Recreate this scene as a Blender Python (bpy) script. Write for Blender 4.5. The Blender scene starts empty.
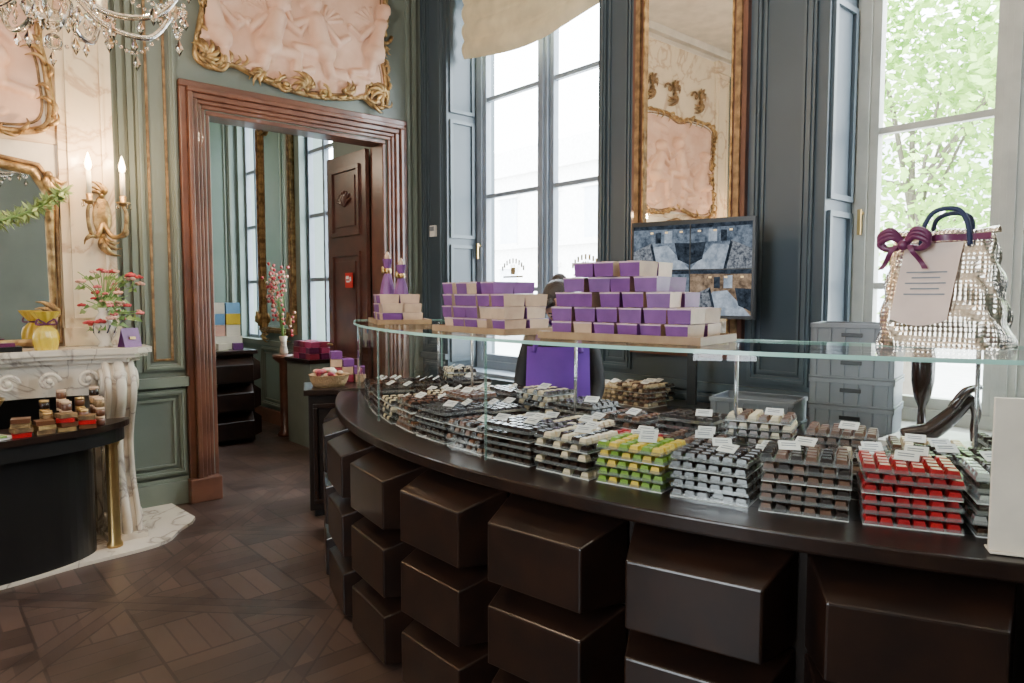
import bpy, math, random
from mathutils import Vector, Matrix
random.seed(7)
R=random.random
def U(a,b): return a+(b-a)*R()
rad=math.radians
scn=bpy.context.scene

# ---------------------------------------------------------------- materials
def newmat(name):
    m=bpy.data.materials.new(name); m.use_nodes=True
    nt=m.node_tree; nt.nodes.clear()
    o=nt.nodes.new('ShaderNodeOutputMaterial')
    return m,nt,o
def pmat(name,c,rough=.5,metal=0,c2=None,ns=6,bump=0,bs=40,coat=0,emit=None,es=0,trans=0,det=4,spec=.5):
    m,nt,o=newmat(name)
    p=nt.nodes.new('ShaderNodeBsdfPrincipled')
    p.inputs['Roughness'].default_value=rough
    p.inputs['Metallic'].default_value=metal
    p.inputs['Coat Weight'].default_value=coat
    p.inputs['Specular IOR Level'].default_value=spec
    p.inputs['Transmission Weight'].default_value=trans
    tc=nt.nodes.new('ShaderNodeTexCoord')
    n=nt.nodes.new('ShaderNodeTexNoise'); n.inputs['Scale'].default_value=ns; n.inputs['Detail'].default_value=det
    nt.links.new(tc.outputs['Object'],n.inputs['Vector'])
    r=nt.nodes.new('ShaderNodeValToRGB')
    if c2 is None: c2=tuple(x*.82 for x in c)
    r.color_ramp.elements[0].position=.35; r.color_ramp.elements[1].position=.65
    r.color_ramp.elements[0].color=(*c2,1); r.color_ramp.elements[1].color=(*c,1)
    nt.links.new(n.outputs['Fac'],r.inputs['Fac'])
    nt.links.new(r.outputs['Color'],p.inputs['Base Color'])
    if emit:
        p.inputs['Emission Color'].default_value=(*emit,1); p.inputs['Emission Strength'].default_value=es
    if bump:
        n2=nt.nodes.new('ShaderNodeTexNoise'); n2.inputs['Scale'].default_value=bs
        nt.links.new(tc.outputs['Object'],n2.inputs['Vector'])
        b=nt.nodes.new('ShaderNodeBump'); b.inputs['Strength'].default_value=bump; b.inputs['Distance'].default_value=.01
        nt.links.new(n2.outputs['Fac'],b.inputs['Height']); nt.links.new(b.outputs['Normal'],p.inputs['Normal'])
    nt.links.new(p.outputs[0],o.inputs[0])
    return m
def glassmat(name,tint=(.93,.98,.96),f0=.04,rough=0,haze=0.0,k=.8):
    m,nt,o=newmat(name)
    t=nt.nodes.new('ShaderNodeBsdfTransparent'); t.inputs[0].default_value=(*tint,1)
    g=nt.nodes.new('ShaderNodeBsdfGlossy'); g.inputs['Roughness'].default_value=rough
    f=nt.nodes.new('ShaderNodeLayerWeight'); f.inputs[0].default_value=.5
    pw=nt.nodes.new('ShaderNodeMath'); pw.operation='POWER'; pw.inputs[1].default_value=4.5; nt.links.new(f.outputs['Facing'],pw.inputs[0])
    ma=nt.nodes.new('ShaderNodeMath'); ma.operation='MULTIPLY_ADD'; ma.inputs[1].default_value=k; ma.inputs[2].default_value=f0; nt.links.new(pw.outputs[0],ma.inputs[0])
    mx=nt.nodes.new('ShaderNodeMixShader')
    nt.links.new(ma.outputs[0],mx.inputs[0]); nt.links.new(t.outputs[0],mx.inputs[1]); nt.links.new(g.outputs[0],mx.inputs[2])
    last=mx
    if haze:
        d=nt.nodes.new('ShaderNodeBsdfDiffuse'); d.inputs[0].default_value=(.9,.92,.92,1)
        m2=nt.nodes.new('ShaderNodeMixShader'); m2.inputs[0].default_value=haze
        nt.links.new(mx.outputs[0],m2.inputs[1]); nt.links.new(d.outputs[0],m2.inputs[2]); last=m2
    nt.links.new(last.outputs[0],o.inputs[0]); return m

GREEN=pmat('wall_green_paint',(.160,.185,.162),.45,c2=(.135,.158,.138),ns=2,bump=.05,bs=60)
GREENL=pmat('moulding_green_paint',(.205,.235,.20),.4,c2=(.17,.198,.168),ns=3)
TEAL=pmat('window_bay_paint',(.050,.070,.088),.45,c2=(.042,.060,.075),ns=2)  # wall paint darkened to teal: backlit shade put into the colour
TEALL=pmat('window_bay_moulding',(.070,.094,.112),.4,ns=3)  # mouldings of the same wall, backlit shade in their colour too
WOOD=pmat('walnut_casing',(.165,.066,.040),.32,c2=(.09,.036,.024),ns=5,coat=.3)
DWOOD=pmat('door_wood',(.11,.04,.028),.3,c2=(.06,.024,.018),ns=5,coat=.4)
GOLD=pmat('gilding',(.56,.37,.16),.42,.7,c2=(.20,.12,.055),ns=18,bump=.6,bs=50)
GOLDD=pmat('old_gilding',(.34,.21,.10),.5,.5,c2=(.15,.09,.045),ns=20,bump=.4,bs=60)
BRASS=pmat('brass',(.62,.42,.17),.3,.9)
PEACH=pmat('terracotta_relief',(.72,.47,.35),.65,c2=(.62,.37,.26),ns=5)
CREAM=pmat('cream_paint',(.78,.70,.58),.55)
BLOCK=pmat('dark_lacquer',(.021,.0095,.006),.30,c2=(.011,.006,.0048),ns=9,coat=.12,spec=.35)
BLOCKE=pmat('dark_wood_carcass',(.012,.007,.005),.4,spec=.3)
BLACK=pmat('black_lacquer',(.010,.009,.009),.35)
PURPLE=pmat('purple_card',(.180,.055,.225),.45,c2=(.13,.036,.17),ns=12)
APRON=pmat('purple_cloth',(.17,.04,.42),.7,c2=(.12,.03,.32),ns=5)
PURPLED=pmat('dark_purple_ribbon',(.13,.018,.075),.4)
BEIGE=pmat('gold_beige_card',(.60,.42,.28),.45,c2=(.47,.32,.22),ns=14)
PINKC=pmat('pale_lilac_card',(.62,.42,.48),.5)
TRAYW=pmat('tray_board',(.34,.22,.11),.45,c2=(.25,.145,.075),ns=14)
PAPER=pmat('white_card',(.82,.80,.76),.6)
GREY=pmat('grey_plastic',(.21,.23,.26),.45,c2=(.18,.20,.225))
NAVY=pmat('navy_webbing',(.015,.025,.08),.6)
SKIN=pmat('skin',(.62,.38,.27),.5)
HAIR=pmat('dark_hair',(.02,.013,.01),.4,bump=.6,bs=120)
SHIRT=pmat('dark_shirt',(.02,.018,.022),.7)
GLASS=glassmat('display_glass',(.95,.985,.975),.035,k=.8)
WGLASS=glassmat('window_glass',(.97,.98,.98),.03,k=.5)
PLAST=glassmat('clear_plastic',(.93,.93,.93),.12,.12,.08)
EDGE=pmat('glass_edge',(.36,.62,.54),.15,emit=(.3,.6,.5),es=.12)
EDGET=glassmat('glass_edge_thin',(.55,.80,.72),.12,.1,.12)
MIRROR=pmat('mirror_silver',(.86,.85,.82),.015,1,c2=(.84,.83,.80))
m,nt,o=newmat('crystal'); g=nt.nodes.new('ShaderNodeBsdfGlass'); g.inputs['IOR'].default_value=1.5; g.inputs['Color'].default_value=(1,.97,.93,1); nt.links.new(g.outputs[0],o.inputs[0]); CRYSTAL=m
FLAME=pmat('bulb_flame',(1,.8,.5),.5,emit=(1,.68,.36),es=40)
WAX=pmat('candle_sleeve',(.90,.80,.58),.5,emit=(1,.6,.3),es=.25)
LEAF=pmat('leaf_green',(.22,.36,.10),.5,c2=(.12,.24,.06),ns=8)
GAR=pmat('eucalyptus_leaf',(.34,.44,.16),.5,c2=(.2,.3,.1),ns=8)
def marble(name,base,vein,sc=1.6):
    m,nt,o=newmat(name); p=nt.nodes.new('ShaderNodeBsdfPrincipled'); p.inputs['Roughness'].default_value=.22
    tc=nt.nodes.new('ShaderNodeTexCoord'); n=nt.nodes.new('ShaderNodeTexNoise'); n.inputs['Scale'].default_value=sc; n.inputs['Detail'].default_value=8; n.inputs['Distortion'].default_value=1.6
    nt.links.new(tc.outputs['Object'],n.inputs['Vector'])
    r=nt.nodes.new('ShaderNodeValToRGB'); e=r.color_ramp.elements
    e[0].position=.40; e[0].color=(*base,1); e[1].position=.62; e[1].color=(*base,1)
    x=e.new(.5); x.color=(*vein,1); x=e.new(.47); x.color=(*[a*.93 for a in base],1); x=e.new(.53); x.color=(*[a*.96 for a in base],1)
    nt.links.new(n.outputs['Fac'],r.inputs['Fac']); nt.links.new(r.outputs[0],p.inputs['Base Color']); nt.links.new(p.outputs[0],o.inputs[0]); return m
MARB=marble('white_marble',(.70,.62,.52),(.36,.30,.26),2.2)
MARBP=marble('cream_marble',(.76,.62,.44),(.52,.37,.25),1.5)

def parquet():
    m,nt,o=newmat('versailles_parquet'); L=nt.links
    p=nt.nodes.new('ShaderNodeBsdfPrincipled')
    tc=nt.nodes.new('ShaderNodeTexCoord'); mp=nt.nodes.new('ShaderNodeMapping')
    mp.inputs['Rotation'].default_value=(0,0,rad(45)); mp.inputs['Scale'].default_value=(1/1.1,1/1.1,1)
    L.new(tc.outputs['Object'],mp.inputs['Vector'])
    s=nt.nodes.new('ShaderNodeSeparateXYZ'); L.new(mp.outputs[0],s.inputs[0])
    def M(op,a,b=None,c=None):
        n=nt.nodes.new('ShaderNodeMath'); n.operation=op
        for i,v in enumerate((a,b,c)):
            if v is None: continue
            if isinstance(v,(int,float)): n.inputs[i].default_value=v
            else: L.new(v,n.inputs[i])
        return n.outputs[0]
    u,v=s.outputs[0],s.outputs[1]
    fu=M('FRACT',u); fv=M('FRACT',v)
    du=M('MINIMUM',fu,M('SUBTRACT',1,fu)); dv=M('MINIMUM',fv,M('SUBTRACT',1,fv))
    db=M('MINIMUM',du,dv)
    border=M('LESS_THAN',db,.07)
    a=M('MULTIPLY',M('ADD',fu,fv),2.0); b=M('MULTIPLY',M('ADD',M('SUBTRACT',fu,fv),4),2.0)
    fa=M('FRACT',a); fb=M('FRACT',b)
    ia=M('FLOOR',a); ib=M('FLOOR',b)
    par=M('MODULO',M('ADD',ia,ib),2)
    sa=M('FRACT',M('MULTIPLY',a,4)); sb=M('FRACT',M('MULTIPLY',b,4))
    def seam(x,w): return M('LESS_THAN',M('MINIMUM',x,M('SUBTRACT',1,x)),w)
    big=M('MAXIMUM',seam(fa,.018),seam(fb,.018))
    inner=M('ADD',M('MULTIPLY',par,seam(sa,.045)),M('MULTIPLY',M('SUBTRACT',1,par),seam(sb,.045)))
    seamI=M('MAXIMUM',big,M('MULTIPLY',inner,.75))
    seamB=M('MAXIMUM',M('LESS_THAN',db,.004),M('LESS_THAN',M('ABSOLUTE',M('SUBTRACT',db,.07)),.005))
    sm=M('MAXIMUM',M('MULTIPLY',seamI,M('SUBTRACT',1,border)),seamB)
    pid=M('ADD',M('MULTIPLY',par,M('FLOOR',M('MULTIPLY',a,4))),M('MULTIPLY',M('SUBTRACT',1,par),M('ADD',M('FLOOR',M('MULTIPLY',b,4)),37)))
    cid=M('ADD',M('ADD',M('MULTIPLY',M('FLOOR',u),7.3),M('MULTIPLY',M('FLOOR',v),3.1)),M('ADD',M('MULTIPLY',ia,1.7),M('MULTIPLY',ib,2.9)))
    w=nt.nodes.new('ShaderNodeTexWhiteNoise'); w.noise_dimensions='1D'; L.new(M('ADD',pid,cid),w.inputs['W'])
    n=nt.nodes.new('ShaderNodeTexNoise'); n.inputs['Scale'].default_value=4; n.inputs['Detail'].default_value=8; L.new(tc.outputs['Object'],n.inputs['Vector'])
    tone=M('MULTIPLY',par,.18)
    val=M('ADD',M('ADD',M('MULTIPLY',w.outputs[0],.38),tone),M('MULTIPLY',n.outputs['Fac'],.5))
    val=M('SUBTRACT',val,M('MULTIPLY',border,.10))
    r=nt.nodes.new('ShaderNodeValToRGB'); r.color_ramp.elements[0].position=.15; r.color_ramp.elements[1].position=1.0
    r.color_ramp.elements[0].color=(.034,.020,.016,1); r.color_ramp.elements[1].color=(.118,.072,.055,1)
    L.new(val,r.inputs[0])
    mx=nt.nodes.new('ShaderNodeMixRGB'); L.new(M('MULTIPLY',sm,.7),mx.inputs[0]); L.new(r.outputs[0],mx.inputs[1]); mx.inputs[2].default_value=(.018,.011,.009,1)
    L.new(mx.outputs[0],p.inputs['Base Color'])
    L.new(M('ADD',.28,M('MULTIPLY',n.outputs['Fac'],.22)),p.inputs['Roughness'])
    bp=nt.nodes.new('ShaderNodeBump'); bp.inputs['Strength'].default_value=.3; bp.inputs['Distance'].default_value=.003; bp.invert=True
    L.new(sm,bp.inputs['Height']); L.new(bp.outputs[0],p.inputs['Normal'])
    L.new(p.outputs[0],o.inputs[0]); return m
PARQ=parquet()
def quilt():
    m,nt,o=newmat('silver_quilted_foil'); L=nt.links
    p=nt.nodes.new('ShaderNodeBsdfPrincipled'); p.inputs['Metallic'].default_value=1; p.inputs['Roughness'].default_value=.24
    tc=nt.nodes.new('ShaderNodeTexCoord'); v=nt.nodes.new('ShaderNodeTexVoronoi'); v.inputs['Scale'].default_value=75; v.inputs['Randomness'].default_value=.1
    L.new(tc.outputs['Object'],v.inputs['Vector'])
    r=nt.nodes.new('ShaderNodeValToRGB'); r.color_ramp.elements[0].color=(.93,.87,.78,1); r.color_ramp.elements[1].color=(.50,.43,.36,1); r.color_ramp.elements[1].position=.75
    L.new(v.outputs['Distance'],r.inputs[0]); L.new(r.outputs[0],p.inputs['Base Color'])
    b=nt.nodes.new('ShaderNodeBump'); b.inputs['Strength'].default_value=.8; b.inputs['Distance'].default_value=.004; b.invert=True
    L.new(v.outputs['Distance'],b.inputs['Height']); L.new(b.outputs[0],p.inputs['Normal']); L.new(p.outputs[0],o.inputs[0]); return m
SILVER=quilt()
CH={'dark':pmat('dark_chocolate',(.030,.012,.007),.25,c2=(.015,.007,.005)),
 'milk':pmat('milk_chocolate',(.13,.048,.02),.3),
 'white':pmat('white_chocolate',(.72,.57,.36),.4),
 'red':pmat('red_foil',(.48,.004,.008),.35,c2=(.28,.002,.005)),
 'green':pmat('green_foil',(.18,.32,.015),.3),
 'yellow':pmat('yellow_foil',(.72,.48,.03),.3),
 'pink':pmat('pink_foil',(.75,.25,.35),.35),
 'silver':pmat('silver_foil',(.7,.7,.72),.25,.8)}

# ---------------------------------------------------------------- builder
class B:
    def __init__(s,M=None):
        s.v=[];s.f=[];s.fm=[];s.fs=[];s.mats=[];s.M=M or Matrix()
    def add(s,vs,fs,m,sm=False,M=None):
        if m not in s.mats: s.mats.append(m)
        k=s.mats.index(m); T=s.M@M if M is not None else s.M
        o=len(s.v); s.v.extend([T@Vector(v) for v in vs])
        for f in fs:
            s.f.append([i+o for i in f]); s.fm.append(k); s.fs.append(sm)
    def hexa(s,p,m,M=None,sides=None):
        fs=[(0,3,2,1),(4,5,6,7),(0,1,5,4),(1,2,6,5),(2,3,7,6),(3,0,4,7)]
        s.add(p,fs,m,M=M)
    def box(s,x0,x1,y0,y1,z0,z1,m,M=None):
        s.hexa([(x0,y0,z0),(x1,y0,z0),(x1,y1,z0),(x0,y1,z0),(x0,y0,z1),(x1,y0,z1),(x1,y1,z1),(x0,y1,z1)],m,M)
    def cb(s,c,sz,m,rz=0,M=None):
        T=Matrix.Translation(c)@Matrix.Rotation(rz,4,'Z')
        if M is not None: T=M@T
        a,b,d=[x/2 for x in sz]
        s.box(-a,a,-b,b,-d,d,m,T)
    def frus(s,c,w,d,h,k,m):
        a,b=w/2,d/2; x,y,z=c
        s.hexa([(x-a,y-b,z),(x+a,y-b,z),(x+a,y+b,z),(x-a,y+b,z),(x-a*k,y-b*k,z+h),(x+a*k,y-b*k,z+h),(x+a*k,y+b*k,z+h),(x-a*k,y+b*k,z+h)],m)
    def lathe(s,prof,m,c=(0,0,0),seg=20,M=None,sc=(1,1)):
        vs=[];fs=[];n=len(prof)
        for r,z in prof:
            for i in range(seg):
                a=2*math.pi*i/seg; vs.append((c[0]+r*math.cos(a)*sc[0],c[1]+r*math.sin(a)*sc[1],c[2]+z))
        for j in range(n-1):
            for i in range(seg):
                k=(i+1)%seg; fs.append((j*seg+i,j*seg+k,(j+1)*seg+k,(j+1)*seg+i))
        fs.append(tuple(range(seg))[::-1]); fs.append(tuple((n-1)*seg+i for i in range(seg)))
        s.add(vs,fs,m,True,M)
    def ball(s,c,r,m,seg=12,rings=8,M=None):
        if isinstance(r,(int,float)): r=(r,r,r)
        vs=[];fs=[]
        for j in range(rings+1):
            p=math.pi*j/rings
            for i in range(seg):
                a=2*math.pi*i/seg
                vs.append((c[0]+r[0]*math.sin(p)*math.cos(a),c[1]+r[1]*math.sin(p)*math.sin(a),c[2]-r[2]*math.cos(p)))
        for j in range(rings):
            for i in range(seg):
                k=(i+1)%seg; fs.append((j*seg+i,j*seg+k,(j+1)*seg+k,(j+1)*seg+i))
        s.add(vs,fs,m,True,M)
    def tube(s,pts,r,m,seg=8,closed=False,M=None):
        P=[Vector(p) for p in pts]; n=len(P)
        if isinstance(r,(int,float)): r=[r]*n
        vs=[];fs=[]; up=None
        for i in range(n):
            if closed: t=P[(i+1)%n]-P[i-1]
            else: t=P[min(i+1,n-1)]-P[max(i-1,0)]
            t=t.normalized() if t.length>1e-9 else Vector((0,0,1))
            if up is None:
                up=Vector((0,0,1)) if abs(t.z)<.9 else Vector((1,0,0))
            b=t.cross(up); 
            if b.length<1e-6: b=t.orthogonal()
            b.normalize(); up=b.cross(t).normalized()
            for k in range(seg):
                a=2*math.pi*k/seg; vs.append(P[i]+(b*math.cos(a)+up*math.sin(a))*r[i])
        for i in range(n if closed else n-1):
            j=(i+1)%n
            for k in range(seg):
                l=(k+1)%seg; fs.append((i*seg+k,i*seg+l,j*seg+l,j*seg+k))
        if not closed:
            fs.append(tuple(range(seg))[::-1]); fs.append(tuple((n-1)*seg+k for k in range(seg)))
        s.add([tuple(v) for v in vs],fs,m,True,M)
    def prism(s,poly,z0,z1,m,M=None,sm=False):
        n=len(poly)
        vs=[(x,y,z0) for x,y in poly]+[(x,y,z1) for x,y in poly]
        fs=[tuple(range(n))[::-1],tuple(range(n,2*n))]+[(i,(i+1)%n,n+(i+1)%n,n+i) for i in range(n)]
        s.add(vs,fs,m,sm,M)
    def grid(s,fn,nu,nv,m,M=None,sm=True):
        vs=[fn(i/nu,j/nv) for j in range(nv+1) for i in range(nu+1)]
        fs=[(j*(nu+1)+i,j*(nu+1)+i+1,(j+1)*(nu+1)+i+1,(j+1)*(nu+1)+i) for j in range(nv) for i in range(nu)]
        s.add(vs,fs,m,sm,M)
    def arc(s,R0,R1,t0,t1,z0,z1,m,n=40):
        vs=[];fs=[]
        for i in range(n+1):
            t=t0+(t1-t0)*i/n
            for (r,z) in ((R0,z0),(R1,z0),(R1,z1),(R0,z1)):
                vs.append(arcp(r,t,z))
        for i in range(n):
            a=i*4;b=a+4
            for k in range(4):
                l=(k+1)%4; fs.append((a+k,a+l,b+l,b+k))
        fs.append((0,1,2,3)); e=n*4; fs.append((e+3,e+2,e+1,e))
        s.add(vs,fs,m)
    def frame(s,w0,w1,h0,h1,t,d,m,M,m2=None,d2=None):
        for (a,b,c,e) in ((w0,w1,h0,h0+t),(w0,w1,h1-t,h1),(w0,w0+t,h0+t,h1-t),(w1-t,w1,h0+t,h1-t)):
            s.box(a,b,-d,.001,c,e,m,M)
        if m2:
            q=t*.35; D2=-(d2 or d*1.5)
            for (a,b,c,e) in ((w0+q,w1-q,h0+q,h0+t-q),(w0+q,w1-q,h1-t+q,h1-q),(w0+q,w0+t-q,h0+t-q,h1-t+q),(w1-t+q,w1-q,h0+t-q,h1-t+q)):
                s.box(a,b,D2,-d*.5,c,e,m2,M)
    def obj(s,name,bevel=0,origin=None,parent=None,sub=0):
        me=bpy.data.meshes.new(name)
        if origin is None:
            xs=[v.x for v in s.v];ys=[v.y for v in s.v];zs=[v.z for v in s.v]
            origin=Vector(((min(xs)+max(xs))/2,(min(ys)+max(ys))/2,min(zs)))
        origin=Vector(origin)
        me.from_pydata([tuple(v-origin) for v in s.v],[],s.f)
        for m in s.mats: me.materials.append(m)
        me.polygons.foreach_set('material_index',s.fm); me.polygons.foreach_set('use_smooth',s.fs)
        me.update()
        o=bpy.data.objects.new(name,me); scn.collection.objects.link(o); o.location=origin
        if bevel:
            b=o.modifiers.new('bevel','BEVEL'); b.width=bevel; b.segments=2; b.limit_method='ANGLE'; b.angle_limit=rad(40)
        if parent:
            o.parent=parent; o.matrix_parent_inverse=Matrix.Translation(-parent.location)
        return o
CX,CY=5.08,2.1
def arcp(r,t,z): 
    t=rad(t); return (CX-r*math.cos(t),CY-r*math.sin(t),z)
def AF(r,t,z=0):
    p=arcp(r,t,z); return Matrix.Translation(p)@Matrix.Rotation(rad(t)-math.pi/2,4,'Z')
def T(x,y,z,rz=0): return Matrix.Translation((x,y,z))@Matrix.Rotation(rad(rz),4,'Z')
def cr(pts,n=8,closed=False):
    P=[Vector(p) for p in pts]; out=[]; N=len(P)
    for i in range(N if closed else N-1):
        g=lambda k:(P[k%N] if closed else P[max(0,min(N-1,k))])
        a,b,c,d=g(i-1),g(i),g(i+1),g(i+2)
        for j in range(n):
            t=j/n; out.append(.5*((2*b)+(c-a)*t+(2*a-5*b+4*c-d)*t*t+(3*b-a-3*c+d)*t**3))
    if not closed: out.append(P[-1])
    return out
def scroll(b,x,z,r,turn,a0,m,M,th=.018,y=-.03,dirn=1):
    pts=[];rr=[];n=26
    for i in range(n):
        f=i/(n-1); a=a0+dirn*turn*2*math.pi*f; q=r*(1-f*.85)
        pts.append((x+q*math.cos(a),y-.02*f,z+q*math.sin(a))); rr.append(th*(1-.45*f))
    b.tube(pts,rr,m,6,M=M); b.ball(pts[-1],th*1.3,m,8,6,M=M)
def leaf(b,x,z,ang,L,w,m,M,y=-.03):
    pts=[];rr=[];n=7
    for i in range(n):
        f=i/(n-1); a=ang+.7*f*f
        pts.append((x+L*f*math.cos(a),y-.03*math.sin(math.pi*f),z+L*f*math.sin(a))); rr.append(max(.003,w*math.sin(math.pi*(.12+.86*f))))
    b.tube(pts,rr,m,6,M=M)
def spray(b,x,z,ang,L,n,m,M,y=-.03,spread=1.6):
    for i in range(n):
        a=ang+spread*(i/(n-1)-.5); leaf(b,x,z,a,L*(1-.35*abs(i/(n-1)-.5)*2),L*.12,m,M,y)
    b.ball((x,y-.01,z),L*.16,m,8,6,M=M)

# ---------------------------------------------------------------- room shell
H=4.8
b=B(); b.box(-3.4,3.75,-3.2,9.5,-.1,0,PARQ); b.box(3.75,4.3,-3.2,5.7,-.1,0,PARQ); b.obj('floor',origin=(0,0,0))
b=B(); b.box(-3.4,4.3,-3.2,9.5,H,H+.1,CREAM)
b.box(-3.2,3.7,5.33,5.5,H-.09,H-.001,CREAM); b.box(-3.2,3.7,5.41,5.5,H-.2,H-.09,CREAM)
b.obj('ceiling')
DX0,DX1,DH=1.78,3.32,2.92
b=B()
b.box(-3.2,DX0,5.5,5.7,0,H,GREEN); b.box(DX1,3.70,5.5,5.7,0,H,GREEN); b.box(DX0,DX1,5.5,5.7,DH,H,GREEN)
M0=T(0,5.5,0)
def wallpanel(b,x0,x1,z0,z1,M,mg,ml,gold=False):
    b.frame(x0,x1,z0,z1,.045,.022,ml,M,ml,.035)
    b.frame(x0+.07,x1-.07,z0+.07,z1-.07,.016,.014,GOLDD if gold else mg,M)
for x in (1.13,1.19,1.25): b.box(x,x+.035,-.03,0,1.0,4.6,GREENL,M0)
wallpanel(b,1.30,1.575,1.0,4.6,M0,GREENL,GREENL,True)
wallpanel(b,1.14,1.575,.22,.86,M0,GREENL,GREENL)
b.box(1.1,1.6,-.05,0,.88,.95,GREENL,M0)
for x in (3.53,3.60): b.box(x,x+.03,-.03,0,.3,4.6,GREENL,M0)
for x0,x1 in ((-3.1,-2.2),(-2.1,-1.2)):
    wallpanel(b,x0,x1,1.0,4.6,M0,GREENL,GREENL); wallpanel(b,x0,x1,.22,.86,M0,GREENL,GREENL)
b.obj('wall_door')
b=B(); 
b.box(1.11,1.58,-.035,0,0,.17,GREENL,M0); b.box(1.11,1.58,-.022,0,.17,.2,GREENL,M0); b.box(3.5,3.7,-.035,0,0,.17,GREENL,M0); b.box(-3.2,-1.2,-.035,0,0,.17,GREENL,M0)
b.obj('baseboard_door')
b=B()
for i,(o,dp) in enumerate(((0.0,.05),(.05,.085),(.085,.06),(.125,.04),(.155,.025))):
    w=(.05,.035,.04,.03,.03)[i]
    x0=1.585+o; x1=3.515-o; z1=3.11-o
    b.box(x0,x0+w,-dp,0,0,z1-w,WOOD,M0); b.box(x1-w,x1,-dp,0,0,z1-w,WOOD,M0); b.box(x0,x1,-dp-.001,0,z1-w,z1,WOOD,M0)
b.box(DX0-.005,DX0+.03,0,.22,0,DH-.03,WOOD,M0); b.box(DX1-.03,DX1+.005,0,.22,0,DH-.03,WOOD,M0); b.box(DX0,DX1,0,.22,DH-.03,DH+.005,WOOD,M0)
b.box(1.57,1.80,-.1,0,0,.18,WOOD,M0); b.box(3.30,3.53,-.1,0,0,.18,WOOD,M0)
b.obj('trim_door_casing',bevel=.008)
def leafdoor(x,sgn,name,hinge_y=5.74):
    M=T(x,hinge_y,0.01)
    b=B(M); w=.76
    b.box(-.02,.02,0,w,0,DH-.05,DWOOD)
    for z0,z1 in ((.15,.75),(.9,1.95),(2.1,2.75)):
        for sg in (-1,1):
            for (a0,a1,c0,c1) in ((.1,w-.1,z0,z0+.04),(.1,w-.1,z1-.04,z1),(.1,.14,z0+.04,z1-.04),(w-.14,w-.1,z0+.04,z1-.04)):
                xa,xb=sorted((sg*.015,sg*.042)); b.box(xa,xb,a0,a1,c0,c1,DWOOD)
            xa,xb=sorted((sg*.015,sg*.032)); b.box(xa,xb,.19,w-.19,z0+.09,z1-.09,DWOOD)
    b.tube([(-.02,w-.06,1.05),(-.07,w-.06,1.05),(-.07,w-.16,1.05)],.01,BRASS)
    for i in range(7):
        a=rad(30+20*i); b.tube([(-.035,w/2,2.38),(-.05,w/2+.1*math.cos(a),2.38+.1*math.sin(a)),(-.035,w/2+.15*math.cos(a),2.38+.15*math.sin(a))],[.008,.016,.006],DWOOD,6)
    return b.obj(name,bevel=.004)
leafdoor(3.27,-1,'door_1'); leafdoor(1.82,1,'door_2')
RED=pmat('red_sign',(.6,.03,.02),.4)
b=B(T(3.205,6.0,1.62)); b.box(0,.006,-.07,.07,0,.14,RED); b.box(-.002,0,-.02,.045,.05,.065,PAPER)
b.box(-.002,0,0,.05,.08,.11,PAPER); b.box(-.002,0,-.045,-.02,.06,.10,PAPER)
b.obj('fire_hose_sign')

WINS=[(5.1,3.32),(1.72,.22),(-1.2,-2.7)]
ZB,ZT=.85,4.3
b=B()
ys=[5.7]; 
for hi,lo in WINS: ys+= [hi,lo]
ys.append(-3.2)
for i in range(0,len(ys),2):
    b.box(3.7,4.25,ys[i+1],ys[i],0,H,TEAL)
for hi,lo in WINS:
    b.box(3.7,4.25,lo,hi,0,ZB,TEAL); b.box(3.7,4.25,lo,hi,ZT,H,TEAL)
MW=T(3.7,0,0,-90)
def wp(y0,y1,z0,z1,t=.045): 
    x0,x1=-y0,-y1
    b.frame(x0,x1,z0,z1,t,.022,TEALL,MW,TEALL,.035); b.frame(x0+.06,x1-.06,z0+.06,z1-.06,.014,.012,TEALL,MW)
wp(5.44,5.14,1.05,4.6); wp(3.28,3.00,1.05,4.6,.04); wp(2.14,1.78,1.05,4.6)
wp(5.44,5.14,.2,.95); wp(3.26,1.8,.2,.95); wp(.15,-1.1,1.05,4.6)
b.box(-5.5,-3.6-1.5,-.03,0,.97,1.02,TEALL,MW); b.box(-3.30,-1.74,-.03,0,.97,1.02,TEALL,MW)
for hi,lo in WINS:
    Mr=Matrix.Translation((3.7,hi,0))
    for z0,z1 in ((.95,2.0),(2.06,3.1),(3.16,4.2)):
        b.frame(.03,.30,z0,z1,.03,.018,TEALL,Mr)
b.obj('wall_window')
b=B(); 
b.box(-5.5,-3.3,-.03,0,0,.16,TEALL,MW)
b.obj('baseboard_window')
FR=pmat('window_frame_paint',(.46,.46,.41),.4)
FRB=pmat('window_frame_paint_blue',(.22,.26,.32),.4)  # frames seen against the sky: backlit shade put into a darker, bluish colour
DEC=pmat('gold_window_lettering',(.35,.25,.12),.5)
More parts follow.
